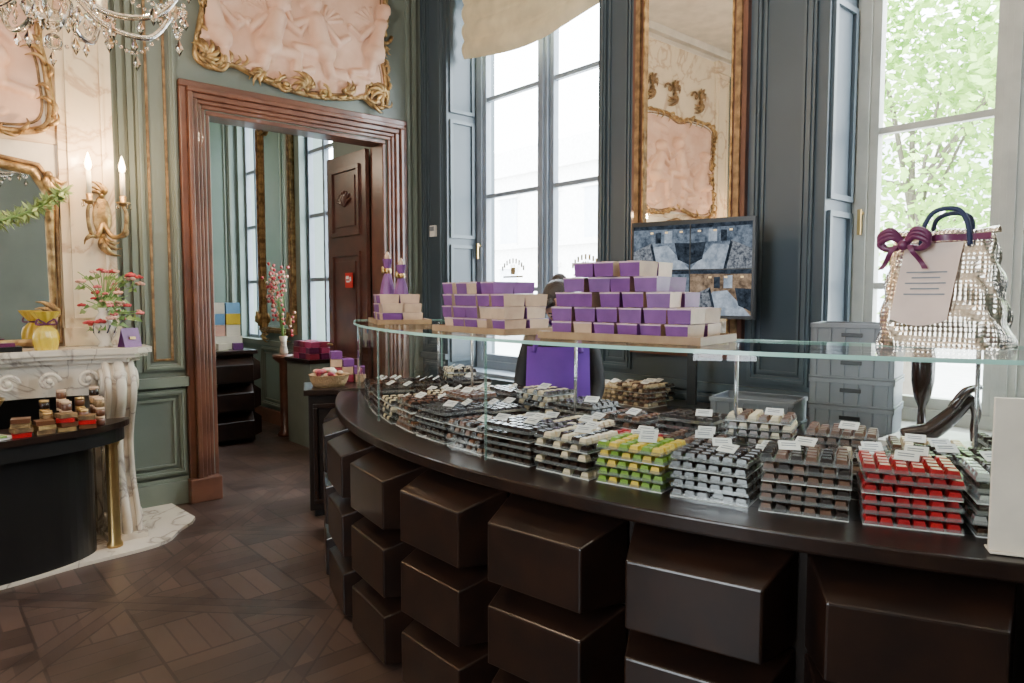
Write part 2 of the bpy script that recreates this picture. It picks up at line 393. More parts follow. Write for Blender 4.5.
for k,(hi,lo) in enumerate(WINS):
    b=B(T(4.08,hi,0,-90)); W=hi-lo; FF=FRB if k==0 else FR
    fw=.075
    b.box(0,fw,-.05,.05,ZB,ZT,FF); b.box(W-fw,W,-.05,.05,ZB,ZT,FF); b.box(fw,W-fw,-.05,.05,ZB,ZB+.1,FF); b.box(fw,W-fw,-.05,.05,ZT-.09,ZT,FF)
    b.box(W/2-.05,W/2+.05,-.06,.05,ZB+.1,ZT-.09,FF); b.box(W/2-.018,W/2+.018,-.08,-.06,ZB+.1,ZT-.09,FF)
    for s0,s1 in ((fw,W/2-.05),(W/2+.05,W-fw)):
        b.box(s0,s0+.045,-.03,.03,ZB+.1,ZT-.09,FF); b.box(s1-.045,s1,-.03,.03,ZB+.1,ZT-.09,FF)
        for z in (1.60,2.44,3.30): b.box(s0+.04,s1-.04,-.022,.022,z-.018,z+.018,FF)
        b.box(s0+.04,s1-.04,-.028,.028,ZB+.1,ZB+.16,FF)
        b.add([(s0,.002,ZB+.1),(s1,.002,ZB+.1),(s1,.002,ZT-.09),(s0,.002,ZT-.09)],[(0,1,2,3)],WGLASS)
        cx=(s0+s1)/2
        for q in range(9):
            a=rad(150-15*q); b.cb((cx+.16*math.cos(a),-.004,1.72+.13*math.sin(a)),(.020,.003,.044),DEC)
        b.cb((cx,-.004,1.71),(.26,.003,.016),DEC); b.cb((cx,-.004,1.76),(.06,.003,.06),DEC)
        for q in (-1,0,1): b.cb((cx+.025*q,-.004,1.80),(.010,.003,.035),DEC)
    b.lathe([(.012,0),(.012,.03)],BRASS,M=Matrix.Translation((.055,-.05,2.0))@Matrix.Rotation(rad(90),4,'X')); b.box(.045,.065,-.09,-.075,1.88,2.02,BRASS)
    b.box(.0,W,-.30,-.05,ZB,ZB+.03,FF)
    b.obj('window_%d'%(k+1),bevel=.003)
    a=bpy.data.lights.new('window_portal','AREA'); a.shape='RECTANGLE'; a.size=W; a.size_y=ZT-ZB
    a.cycles.is_portal=True
    o=bpy.data.objects.new('window_portal',a); scn.collection.objects.link(o); o.location=(4.27,(hi+lo)/2,(ZB+ZT)/2); o.rotation_euler=(rad(90),0,rad(90))
FAB=pmat('cream_linen',(.76,.66,.44),.8,bump=.1,bs=200)
b=B(T(3.88,5.05,0,-90))
def bl(u,v):
    z=4.25-v*.62-.09*math.sin(math.pi*u)*v
    return (u*1.60,-.02-.03*abs(math.sin(v*4*math.pi))-.01*math.sin(u*9)*v,z)
b.grid(bl,30,40,FAB); b.tube([(0,-.02,4.27),(1.68,-.02,4.27)],.015,BRASS)
b.obj('roman_blind')
b=B(); b.box(-3.4,4.3,-3.4,-3.2,0,H,GREEN)
for i in range(5): wallpanel(b,-3.0+i*1.35,-1.8+i*1.35,.3,4.5,T(0,-3.2,0,180)@Matrix.Scale(-1,4,(1,0,0)),GREENL,GREENL)
b.obj('wall_rear')
b=B(); LW=[(1.6,.3)]
ys=[9.5]
for hi,lo in LW: ys+=[hi,lo]
ys.append(-3.2)
for i in range(0,len(ys),2): b.box(-3.4,-3.2,ys[i+1],ys[i],0,H,GREEN)
for hi,lo in LW: b.box(-3.4,-3.2,lo,hi,0,.85,GREEN); b.box(-3.4,-3.2,lo,hi,4.3,H,GREEN)
for i in range(3): wallpanel(b,-5.2+i*1.15,-4.2+i*1.15,.3,4.5,T(-3.2,0,0,90)@Matrix.Scale(-1,4,(1,0,0)),GREENL,GREENL)
b.obj('wall_left')
for k,(hi,lo) in enumerate(LW):
    b=B(T(-3.3,lo,0,90)); W=hi-lo
    for x in (0,W/2-.04,W-.08): b.box(x,x+.08,-.04,.04,.85,4.3,FR)
    for z in (.85,1.6,2.44,3.3,4.22): b.box(0,W,-.03,.03,z,z+.05,FR)
    b.obj('window_%d'%(k+4))
    a=bpy.data.lights.new('window_portal','AREA'); a.shape='RECTANGLE'; a.size=W; a.size_y=3.45; a.cycles.is_portal=True
    o=bpy.data.objects.new('window_portal',a); scn.collection.objects.link(o); o.location=(-3.42,(hi+lo)/2,2.57); o.rotation_euler=(rad(90),0,rad(-90))

b=B(T(3.7,5.30,2.08,-90)); b.box(-.04,.04,-.025,0,0,.10,PAPER); b.box(-.03,.03,-.03,-.025,.05,.09,GREY); b.obj('wall_thermostat',bevel=.004)

b=B(MW)
b.box(-2.90,-2.26,-.02,0,1.25,4.5,MIRROR)
for o,w,d,mm in ((0,.035,.05,GOLDD),(.035,.02,.03,WOOD),(-.03,.03,.035,WOOD),(.055,.012,.04,GOLD)):
    b.frame(-2.96+o,-2.20-o,1.2+o,4.55-o,w,d,mm,Matrix())
spray(b,-2.58,1.25,math.pi/2,.12,5,GOLD,Matrix(),-.05)
b.obj('pier_mirror')

# ---------------------------------------------------------------- relief panels
def figures(seed,n,W,Hh):
    rnd=random.Random(seed); caps=[]
    for i in range(n):
        x=W*(i+.5)/n+rnd.uniform(-.04,.04)*W; z=Hh*rnd.uniform(.36,.56); s=Hh*.56; f=(-1,1)[i%2]
        hd=(x+f*.10*s,z+.40*s); caps.append((hd,hd,.125*s,1.5))
        caps.append(((hd[0]+f*.06*s,hd[1]-.03*s),(hd[0]+f*.09*s,hd[1]-.04*s),.055*s,1.5))
        caps.append(((x+f*.05*s,z+.19*s),(x-f*.03*s,z-.08*s),.125*s,1.3))
        caps.append(((x-f*.03*s,z-.15*s),(x-f*.08*s,z-.18*s),.14*s,1.3))
        caps.append(((x+f*.12*s,z+.2*s),(x+f*.35*s,z+.08*s),.05*s,1.5)); caps.append(((x+f*.35*s,z+.08*s),(x+f*.46*s,z+.28*s),.04*s,1.5))
        caps.append(((x-f*.08*s,z+.18*s),(x-f*.27*s,z+.0*s),.05*s,1.5)); caps.append(((x-f*.27*s,z+.0*s),(x-f*.42*s,z+.1*s),.038*s,1.5))
        caps.append(((x,z-.2*s),(x+f*.30*s,z-.20*s),.080*s,1.3)); caps.append(((x+f*.30*s,z-.20*s),(x+f*.34*s,z-.5*s),.055*s,1.4))
        caps.append(((x-f*.08*s,z-.2*s),(x-f*.14*s,z-.42*s),.075*s,1.3)); caps.append(((x-f*.14*s,z-.42*s),(x-f*.40*s,z-.48*s),.05*s,1.4))
        for q in range(4):   # wing feathers
            a=rad(100+18*q); caps.append(((x-f*.06*s,z+.22*s),(x-f*.06*s+f*math.cos(a)*.30*s,z+.2*s+math.sin(a)*.22*s),.022*s,1.3))
    for i in range(18):
        x=rnd.uniform(.05,.95)*W; z=rnd.uniform(.05,.22)*Hh; caps.append(((x,z),(x+rnd.uniform(-.12,.12),z+rnd.uniform(-.04,.04)),rnd.uniform(.02,.045)*Hh,.9))
    for i in range(8):
        x=rnd.uniform(.08,.9)*W; z=rnd.uniform(.82,.95)*Hh; caps.append(((x,z),(x+.10,z+.02),.035*Hh,.6))
    return caps
def hfield(x,z,caps):
    h=0
    for (a,c,r,k) in caps:
        dx,dz=c[0]-a[0],c[1]-a[1]; L=dx*dx+dz*dz
        t=0 if L<1e-9 else max(0,min(1,((x-a[0])*dx+(z-a[1])*dz)/L))
        d2=(x-a[0]-t*dx)**2+(z-a[1]-t*dz)**2
        if d2<r*r: h=max(h,math.sqrt(r*r-d2)*k*.85)
    return h
def rococo(b,out,M,seed=1,th=.03):
    pts=cr([(x,-.03,z) for x,z in out],8,True)
    b.tube(pts,th,GOLD,8,True,M); 
    cx=sum(p.x for p in pts)/len(pts); cz=sum(p.z for p in pts)/len(pts)
    inn=[Vector((cx+(p.x-cx)*.94,-.02,cz+(p.z-cz)*.94)) for p in pts]
    b.tube(inn,th*.4,GOLDD,6,True,M)
    rnd=random.Random(seed)
    for i in range(0,len(pts),2):
        p=pts[i]; t=(pts[(i+1)%len(pts)]-pts[i-1]); a=math.atan2(t.z,t.x)
        leaf(b,p.x,p.z,a+rnd.choice((-1,1))*rnd.uniform(.25,.7),rnd.uniform(.07,.13),.014,GOLD,M,-.045)
b=B(); DZ=-.13; X0,Z0,WW,HH=1.66,3.24+DZ,1.74,1.2
out=[(x,z+DZ) for x,z in [(1.74,4.45),(1.72,4.1),(1.78,3.85),(1.74,3.6),(1.72,3.42),(1.84,3.37),(1.98,3.42),(2.2,3.36),(2.55,3.31),(2.9,3.34),(3.08,3.38),(3.20,3.32),(3.31,3.37),(3.31,3.6),(3.25,3.85),(3.31,4.1),(3.29,4.45),(3.1,4.58),(2.55,4.66),(2.0,4.58)]]
outc=[(p.x,p.z) for p in cr([(x,0,z) for x,z in out],6,True)]
b.prism(outc,0,.025,CREAM,M0@Matrix.Rotation(rad(90),4,'X'))
caps=figures(4,4,WW,HH*.95)
def inpoly(x,z):
    c=False;n=len(outc);j=n-1
    for i in range(n):
        xi,zi=outc[i];xj,zj=outc[j]
        if (zi>z)!=(zj>z) and x<(xj-xi)*(z-zi)/(zj-zi)+xi: c=not c
        j=i
    return c
nu,nv=220,150; vs=[];idx={};fs=[]
for j in range(nv+1):
    for i in range(nu+1):
        x=X0+.03+(WW-.06)*i/nu; z=3.18+1.35*j/nv
        if inpoly(x,z): idx[(i,j)]=len(vs); vs.append((x,-.027-hfield(x-X0,z-Z0-.04,caps),z))
for j in range(nv):
    for i in range(nu):
        q=[(i,j),(i+1,j),(i+1,j+1),(i,j+1)]
        if all(k in idx for k in q): fs.append([idx[k] for k in q])
b.add(vs,fs,PEACH,True,M0)
rococo(b,out,M0,2,.026)
for sx,cx in ((1,1.76),(-1,3.27)):
    spray(b,cx,3.43+DZ,math.pi/2-sx*1.2,.17,6,GOLD,M0,-.05,2.6)
    scroll(b,cx+sx*.10,3.41+DZ,.09,1.1,math.pi/2,GOLD,M0,.02,-.04,-sx)
    scroll(b,cx-sx*.01,3.95+DZ,.09,1.1,0 if sx<0 else math.pi,GOLD,M0,.018,-.04,sx)
    spray(b,cx,3.85+DZ,-math.pi/2,.12,4,GOLD,M0,-.05,1.4)
    scroll(b,2.55+sx*-.16,3.34+DZ,.07,1.1,math.pi/2,GOLD,M0,.018,-.04,sx)
    spray(b,2.55-sx*.34,3.39+DZ,math.pi if sx>0 else 0,.15,4,GOLD,M0,-.05,1.2)
spray(b,2.55,3.34+DZ,math.pi/2,.16,7,GOLD,M0,-.06,2.6)
b.obj('overdoor_relief_panel')

# ---------------------------------------------------------------- chimney piece
b=B(); MC=T(0,5.30,0)
b.box(-1.1,1.1,5.30,5.499,1.222,H-.201,CREAM)
for sx in (-1,1):
    xa,xb=sorted((sx*.80,sx*1.11)); b.box(xa,xb,-.03,0,1.34,4.45,MARBP,MC)
    xa2,xb2=xa+.05,xb-.05
    b.frame(xa2,xb2,1.4,4.4,.018,.045,MARBP,MC)
    b.box(xa-.01,xb+.01,-.06,0,1.222,1.34,MARBP,MC); b.box(xa-.01,xb+.01,-.06,0,4.45,4.59,MARBP,MC)
b.box(-.8,.8,-.01,0,2.5,4.58,MARBP,MC)
for x in (-.45,.1,.55):
    spray(b,x,4.05,math.pi/2,.16,5,GOLDD,MC,-.03,2.2); spray(b,x,4.0,-math.pi/2,.2,5,GOLDD,MC,-.03,1.0)
    scroll(b,x+.12,4.05,.07,1.1,0,GOLDD,MC,.014,-.03)
b.obj('chimney_breast')
b=B()
mo=[(-.74,1.25),(.74,1.25),(.74,2.18),(.66,2.32),(.4,2.36),(0,2.46),(-.4,2.36),(-.66,2.32),(-.74,2.18)]
b.prism(mo,.0,.02,MIRROR,T(0,5.298,0)@Matrix.Rotation(rad(90),4,'X'))
path=[(x,-.03,z) for x,z in mo]
b.tube(path,.028,GOLD,8,True,MC); b.tube([(x*1.05,-.02,z if z<1.3 else z+.04) for x,y,z in path],.016,GOLDD,6,True,MC)
for sx in (-1,1):
    spray(b,sx*.74,2.30,-math.pi/2,.16,5,GOLD,MC,-.04,1.2)
    spray(b,sx*.74,1.40,math.pi/2,.14,5,GOLD,MC,-.04,1.2)
b.obj('overmantel_mirror')
b=B(); W2,H2=1.44,1.12
caps=figures(9,3,W2,H2)
b.box(-.74,.74,-.02,-.01,2.56,3.74,CREAM,MC)
b.grid(lambda u,v:(-.72+W2*u,-.022-hfield(W2*u,H2*v,caps),2.58+H2*v),150,120,PEACH,MC)
rococo(b,[(-.74,2.60),(-.4,2.55),(0,2.62),(.4,2.55),(.74,2.60),(.76,2.9),(.72,3.15),(.76,3.4),(.74,3.7),(.3,3.76),(0,3.7),(-.3,3.76),(-.74,3.7),(-.76,3.4),(-.72,3.15),(-.76,2.9)],MC,5,.022)
b.obj('overmantel_relief_panel')
b=B()
def shelf(off,ex=0):
    pts=[(-1.2-ex,5.499),(-1.2-ex,4.98-off)]
    for i in range(25):
        f=i/24; x=-1.2-ex+(2.4+2*ex)*f; y=4.90-off-.06*math.cos(f*4*math.pi)
        if i in (0,24): y=4.95-off
        pts.append((x,y))
    pts+=[(1.2+ex,4.98-off),(1.2+ex,5.499)]; return pts
b.prism(shelf(.02,.02),1.185,1.22,MARB); b.prism(shelf(0),1.16,1.185,MARB); b.prism(shelf(-.04,-.04),1.13,1.16,MARB)
b.prism(shelf(-.08,-.07),.93,1.13,MARB)
def leg(cx):
    front=cr([(4.93,1.13,0),(4.86,1.02,0),(4.87,.9,0),(4.95,.75,0),(5.0,.6,0),(4.98,.42,0),(4.92,.28,0),(4.86,.16,0),(4.84,.06,0),(4.86,.02,0)],6)
    back=[(5.49,.02),(5.49,1.13)]
    poly=[(p.x,p.y) for p in front]+back
    M=Matrix(((0,0,1,cx-.09),(1,0,0,0),(0,1,0,0),(0,0,0,1)))
    b.prism(poly,0,.18,MARB,M)
    fr=[(cx,p.x-.012,p.y) for p in front]
    b.tube(fr,.03,MARB,8); b.tube([(cx-.07,p[1]+.005,p[2]) for p in fr],.018,MARB,8); b.tube([(cx+.07,p[1]+.005,p[2]) for p in fr],.018,MARB,8)
    for sx in (-1,1):
        s=[];
        for i in range(24):
            f=i/23; a=math.pi*.5+f*2.6*math.pi; q=.085*(1-f*.85); s.append((cx+sx*.095,4.99+q*math.cos(a)-.03,1.0+q*math.sin(a)))
        b.tube(s,.014,MARB,6)
        s=[(cx+sx*.095,4.93+.07*(1-i/23*.85)*math.cos(i/23*7-1.5),.13+.07*(1-i/23*.85)*math.sin(i/23*7-1.5)) for i in range(24)]
        b.tube(s,.014,MARB,6)
    for i in range(5): b.ball((cx,4.865+.03*i*.6,1.05-.07*i),(.04-.005*i,.03,.04),MARB)
    b.box(cx-.11,cx+.11,4.80,5.48,0.021,.06,MARB)
leg(1.02); leg(-1.02)
Mf=T(0,4.96,0)
for sx in (-1,1):
    for k in range(4): scroll(b,sx*(.25+.2*k),1.03,.06,1.2,0,MARB,Mf,.014,-.03,sx)
spray(b,0,1.0,math.pi/2,.12,7,MARB,Mf,-.05,2.6)
b.box(-.90,.90,5.42,5.47,.021,.93,BLACK); b.box(-.94,-.90,5.05,5.47,.021,.93,MARB); b.box(.90,.94,5.05,5.47,.021,.93,MARB)
b.obj('marble_fireplace_mantel')
b=B(); pts=[(-1.45,5.46)]
for i in range(1,40):
    a=math.pi*(1-i/40); r=1+.03*math.cos(a*9)
    pts.append((1.45*math.cos(a)*r,5.2-.72*(abs(math.sin(a))**.55)*r))
pts.append((1.45,5.46))
b.prism(pts,.0,.02,MARB); b.obj('hearth_slab')

def sconce(x,name,s=1.12):
    b=B(T(x,5.262,1.93)@Matrix.Scale(s,4))
    b.ball((0,0,.12),(.05,.02,.12),GOLD); I=Matrix()
    spray(b,0,.24,math.pi/2,.1,5,GOLD,I,0,1.6); spray(b,0,.0,-math.pi/2,.14,5,GOLD,I,0,1.2)
    for sx,ln in ((-1,.085),(1,.085)):
        p=cr([(0,-.01,.08),(sx*.04,-.06,.0),(sx*ln,-.13,.02),(sx*ln*1.15,-.14,.12),(sx*ln,-.13,.17)],8)
        b.tube(p,[.015-.006*i/len(p) for i in range(len(p))],GOLD,8)
        leaf(b,sx*.05,.0,0 if sx>0 else math.pi,.08,.014,GOLD,I,-.09)
        c=(sx*ln,-.13,.17)
        b.lathe([(.006,0),(.03,.012),(.04,.025),(.015,.022),(.018,.06),(.01,.06)],GOLD,c)
        b.lathe([(.013,.05),(.014,.19),(.008,.19)],WAX,c)
        b.lathe([(.004,.19),(.016,.208),(.018,.228),(.010,.262),(.001,.29)],FLAME,c,12)
        for k in range(5):
            a=k*2*math.pi/5; b.ball((c[0]+.038*math.cos(a),c[1]+.038*math.sin(a),c[2]-.0),(.006,.006,.016),CRYSTAL,6,4)
    o=b.obj(name)
    for sx in (-1,1):
        l=bpy.data.lights.new('sconce_bulb','POINT'); l.energy=14; l.color=(1,.68,.38); l.shadow_soft_size=.03
        q=bpy.data.objects.new('sconce_bulb',l); scn.collection.objects.link(q); q.location=(x+sx*.1,5.05,2.44); q.parent=o; q.matrix_parent_inverse=Matrix.Translation(-o.location)
sconce(1.03,'wall_sconce'); sconce(-1.03,'wall_sconce.001')

# ---------------------------------------------------------------- chandelier
b=B(T(.47,3.1,2.60))
b.tube([(0,0,.5),(0,0,2.2)],.008,GOLDD,6)
b.lathe([(.02,-.08),(.05,-.03),(.07,.02),(.04,.08),(.02,.1),(.05,.16),(.09,.2),(.03,.26),(.02,.36),(.06,.42),(.02,.5)],CRYSTAL,seg=16)
b.lathe([(.01,2.1),(.08,2.12),(.09,2.19),(.05,2.2)],GOLD)
def drop(x,y,z,s):
    b.add([(x,y,z),(x+s*.35,y,z-s*.8),(x,y+s*.2,z-s*.8),(x-s*.35,y,z-s*.8),(x,y-s*.2,z-s*.8),(x,y,z-s*1.5)],[(0,1,2),(0,2,3),(0,3,4),(0,4,1),(5,2,1),(5,3,2),(5,4,3),(5,1,4)],CRYSTAL)
    b.ball((x,y,z+.008),.007,CRYSTAL,6,4)
RC=.46
for k in range(8):
    a=k*math.pi/4+.25; ca,sa=math.cos(a),math.sin(a)
    p=cr([(.04*ca,.04*sa,.12),(.18*ca,.18*sa,-.0),(.36*ca,.36*sa,.0),(RC*ca,RC*sa,.12)],8)
    b.tube(p,.011,CRYSTAL,8)
    c=(RC*ca,RC*sa,.12)
    b.lathe([(.008,-.01),(.05,.005),(.062,.02),(.02,.015),(.018,.05)],CRYSTAL,c,12)
    b.lathe([(.011,.04),(.011,.14)],WAX,c,8); b.lathe([(.004,.14),(.012,.155),(.007,.19),(.001,.205)],FLAME,c,8)
    for j in range(6):
        q=j*math.pi/3; drop(c[0]+.055*math.cos(q),c[1]+.055*math.sin(q),c[2]-.0,.034)
    a2=a+math.pi/4
    for i in range(1,14):
        f=i/14; x=RC*(ca*(1-f)+math.cos(a2)*f); y=RC*(sa*(1-f)+math.sin(a2)*f); z=.12-.14*math.sin(math.pi*f)
        b.ball((x,y,z),.009,CRYSTAL,6,4)
    drop(RC*(ca+math.cos(a2))/2,RC*(sa+math.sin(a2))/2,-.03,.045)
    drop(.2*ca,.2*sa,-.03,.05); drop(.3*ca,.3*sa,-.02,.04)
    for i in range(1,16):
        f=i/16; b.ball(((.06+.38*f)*ca,(.06+.38*f)*sa,.42-.3*f-.12*math.sin(math.pi*f)),.008,CRYSTAL,6,4)
for k in range(10): 
    a=k*.628; drop(.07*math.cos(a),.07*math.sin(a),0.0,.045)
b.ball((0,0,-.12),.03,CRYSTAL)
ch=b.obj('crystal_chandelier')
def plight(x,y,z,e,c=(1,.8,.58),s=.12,name='lamp',parent=None):
    l=bpy.data.lights.new(name,'POINT'); l.energy=e; l.color=c; l.shadow_soft_size=s
    q=bpy.data.objects.new(name,l); scn.collection.objects.link(q); q.location=(x,y,z)
    if parent: q.parent=parent; q.matrix_parent_inverse=Matrix.Translation(-parent.location)
plight(.47,3.1,3.25,100,(1,.74,.48),s=.05,name='chandelier_light',parent=ch)

# ---------------------------------------------------------------- console table
b=B()
def hell(rx,ry,cy=4.79,n=40): return [(rx*math.cos(math.pi+math.pi*i/n),cy+ry*math.sin(math.pi+math.pi*i/n)) for i in range(n+1)]
b.prism(hell(1.04,.44),.765,.80,BLOCK); b.prism(hell(1.01,.42),.68,.765,BLACK); b.prism(hell(.84,.34),.021,.68,BLACK)
for x,y in ((.93,4.74),(-.93,4.74)): b.lathe([(.045,0.021),(.045,.04),(.034,.06),(.034,.64),(.045,.66),(.045,.68)],BRASS,(x,y,0),20)
b.obj('console_table')
b=B()
for i in range(12):
    x=.60+.085*(i%4)+U(-.006,.006); y=4.72-.072*(i//4)
    if i%4==3: y+=.02
    for k in range(2+(i%2)+(1 if i//4==0 else 0)):
        z=.80+.052*k; b.lathe([(.022,0),(.026,.005),(.026,.036),(.020,.039)],(CH['milk'],GOLDD,CH['dark'],WOOD)[(i+k)%4],(x,y,z),14); b.lathe([(.025,.036),(.025,.050)],(BRASS,BEIGE)[(i)%2],(x,y,z),14)
b.obj('confection_jar_group')
b=B()
for i in range(4):
    for k in range(4-i%2):
        b.cb((.46+.105*i,4.475+.02*i,.8+.0125+.025*k),(.085,.085,.023),(CH['red'],GOLDD,GOLD,CH['milk'])[(i+k)%4],U(-.3,.3))
b.obj('small_gift_box_pile')
b=B(); b.lathe([(.03,.8),(.03,.81),(.012,.83),(.012,.86),(.06,.90),(.11,.98),(.115,.99),(.1,.98),(.05,.91),(0.001,.90)],BRASS,(.30,4.66,0),24)
for i in range(14): b.ball((.30+U(-.06,.06),4.66+U(-.06,.06),.97+U(-.01,.02)),.022,(CH['milk'],CH['dark'],BRASS)[i%3],8,6)
b.obj('brass_sweet_bowl')
b=B()
b.cb((.34,4.47,.806),(.15,.11,.012),PAPER,.5); b.cb((.36,4.46,.817),(.03,.09,.010),LEAF,.5)
b.obj('sample_plate')

# ---------------------------------------------------------------- mantel decor
b=B(T(.98,5.05,1.22))
b.lathe([(.04,0),(.045,.01),(.03,.03),(.06,.08),(.068,.13),(.05,.19),(.03,.22),(.045,.25),(.04,.25),(.028,.22)],MARB,seg=20)
for i in range(8):
    a=i*.785; b.tube([(.06*math.cos(a),.06*math.sin(a),.09),(.064*math.cos(a+.3),.064*math.sin(a+.3),.14)],.006,NAVY,5)
FL=[pmat('petal_rose',(.66,.16,.17),.6),pmat('petal_red',(.50,.04,.05),.6),pmat('petal_blush',(.78,.42,.32),.6),pmat('petal_magenta',(.45,.06,.16),.6)]
for i in range(60):
    a=U(0,6.28); rr=U(.03,.20); hz=U(.14,.50)-.3*max(0,rr-.12)
    x,y=rr*math.cos(a)+.05,rr*math.sin(a)*.7; 
    b.tube(cr([(0,0,.2),(x*.4,y*.4,.2+(hz-.2)*.7),(x,y,hz)],4),.003,LEAF,4)
    if i%4<3:
        m=FL[i%4]; s=U(.014,.03)
        for k in range(7):
            q=k*.9+a; b.ball((x+s*.6*math.cos(q),y+s*.6*math.sin(q),hz+.004*(k%2)),(s*.6,s*.6,s*.35),m,6,4)
        b.ball((x,y,hz+s*.3),s*.4,m,6,4)
    for k in range(2):
        q=U(0,6.28); l=U(.03,.06); x1,y1,z1=x*.8,y*.8,hz-.04
        b.add([(x1,y1,z1),(x1+l*.5*math.cos(q+.5),y1+l*.5*math.sin(q+.5),z1+.02),(x1+l*math.cos(q),y1+l*math.sin(q),z1-.015),(x1+l*.5*math.cos(q-.5),y1+l*.5*math.sin(q-.5),z1-.01)],[(0,1,2,3)],(LEAF,GAR)[k%2])
b.obj('flower_vase')
b=B(T(.66,5.02,1.22)); CEL=pmat('yellow_cellophane',(.72,.52,.05),.25,coat=.5)
def bag(u,v):
    a=2*math.pi*u; r=[.055,.062,.065,.055,.02,.05,.075]
    k=v*6; i=min(5,int(k)); f=k-i; rr=r[i]*(1-f)+r[i+1]*f
    rr*=1+.10*math.sin(a*9+v*4); return (rr*math.cos(a),rr*math.sin(a),v*.23)
b.grid(bag,48,24,CEL)
b.tube([(.024*math.cos(i*.4),.024*math.sin(i*.4),.155) for i in range(16)],.006,PURPLED,6)
for sx in (-1,1): b.tube(cr([(0,-.025,.155),(sx*.04,-.035,.185),(sx*.05,-.035,.155),(0,-.025,.155)],6),.006,PURPLED,6)
b.obj('wrapped_gift')
b=B(T(1.10,4.96,1.22,25)); b.add([(-.06,-.035,0),(.06,-.035,0),(.06,.0,.12),(-.06,.0,.12),(.06,.035,0),(-.06,.035,0)],[(0,1,2,3),(3,2,4,5)],PURPLE); b.box(-.02,.02,-.03,-.02,.05,.065,BRASS); b.obj('purple_tent_card')
b=B(T(.42,5.0,1.22)); b.cb((0,0,.015),(.22,.14,.03),BLACK); b.cb((.02,0,.04),(.12,.08,.02),PURPLED); b.obj('black_tray')
b=B()
gp=cr([(.02,5.2,2.0),(.25,5.14,1.95),(.5,5.12,2.0),(.72,5.14,2.12),(.80,5.14,2.2)],10)
b.tube(gp,.005,LEAF,5)
for p in gp:
    for k in range(9):
        a=U(0,6.28);e=U(-1,1);l=U(.04,.08)
        d=Vector((math.cos(a)*math.cos(e),.4*math.sin(a),math.sin(e))).normalized()*l; n=d.cross(Vector((U(-1,1),U(-1,1),1))).normalized()*.010
        q=Vector(p); b.add([tuple(q),tuple(q+d*.5+n),tuple(q+d),tuple(q+d*.5-n)],[(0,1,2,3)],GAR)
b.tube([(.02,5.2,2.0),(-.2,5.24,1.6),(-.3,5.1,1.24)],.008,LEAF,5)
b.obj('green_garland')

# ---------------------------------------------------------------- main counter
T0,T1=-34,46
b=B()
b.arc(3.46,2.74,T0,T1,.04,.885,BLOCKE,60); b.arc(3.42,2.78,T0,T1,0,.04,BLACK,60)
b.arc(3.58,3.38,T0-.3,T1,.885,.93,BLOCK,70); b.arc(3.38,2.72,T0-.3,T1,.885,.928,BLACK,60)
b.arc(3.53,3.46,T0,T1,.865,.885,BLOCKE,60)
step=8.25; h=.272
t=4.0-step*5+step/2
while t<T1:
    for r in range(3):
        zb=.865-(r+1)*(h+.012)+.002
        M=AF(3.46,t,zb); w=.488; a=w/2-.006; c=w/2-.055; D=.19
        bk=[(-a,0,0),(a,0,0),(a,0,h),(-a,0,h)]; fr=[(-c,-D,.012),(c,-D,.012),(c,-D,h-.06),(-c,-D,h-.06)]
        b.add(bk+fr,[(0,3,2,1),(4,5,6,7),(0,1,5,4),(1,2,6,5),(2,3,7,6),(3,0,4,7)],BLOCK,M=M)
    t+=step
b.arc(2.98,2.74,T0+2,T1,.928,1.02,BLACK,50)
b.obj('chocolate_counter',bevel=.006)
b=B(); seams=[-33,-15,1.4,29,45.5]
GZ=1.38; RG=3.45
for i in range(4):
    n=16; vs=[];fs=[]
    for j in range(n+1):
        tt=seams[i]+.05+(seams[i+1]-seams[i]-.1)*j/n
        vs+=[arcp(RG,tt,.932),arcp(RG,tt,GZ)]
    fs=[(2*j,2*j+2,2*j+3,2*j+1) for j in range(n)]
    b.add(vs,fs,GLASS,True)
for s in seams: b.arc(RG+.002,RG-.008,s-.04,s+.04,.932,GZ,EDGET,1)
n=60; vs=[];fs=[]
for j in range(n+1):
    tt=-33.5+79.3*j/n; vs+=[arcp(RG+.015,tt,GZ+.012),arcp(2.92,tt,GZ+.012)]
fs=[(2*j,2*j+2,2*j+3,2*j+1) for j in range(n)]
b.add(vs,fs,GLASS)
b.arc(RG+.018,RG+.015,-33.5,45.8,GZ+.001,GZ+.013,EDGE,60); b.arc(2.92,2.917,-33.5,45.8,GZ+.001,GZ+.013,EDGE,60)
e0=[arcp(RG,-33,.932),arcp(2.92,-33,.932),arcp(2.92,-33,GZ),arcp(RG,-33,GZ)]; b.add(e0,[(0,1,2,3)],GLASS)
b.arc(RG+.015,2.92,-33.55,-33.5,GZ+.001,GZ+.013,EDGE,1); b.arc(2.925,2.92,-33.1,-32.9,.932,GZ,EDGE,1)
for s in (-31,-15,1.4,15,29,44): 
    M=AF(2.95,s,0); b.lathe([(.007,1.02),(.007,GZ)],CH['silver'],M=M,seg=10)
b.obj('glass_display_case')

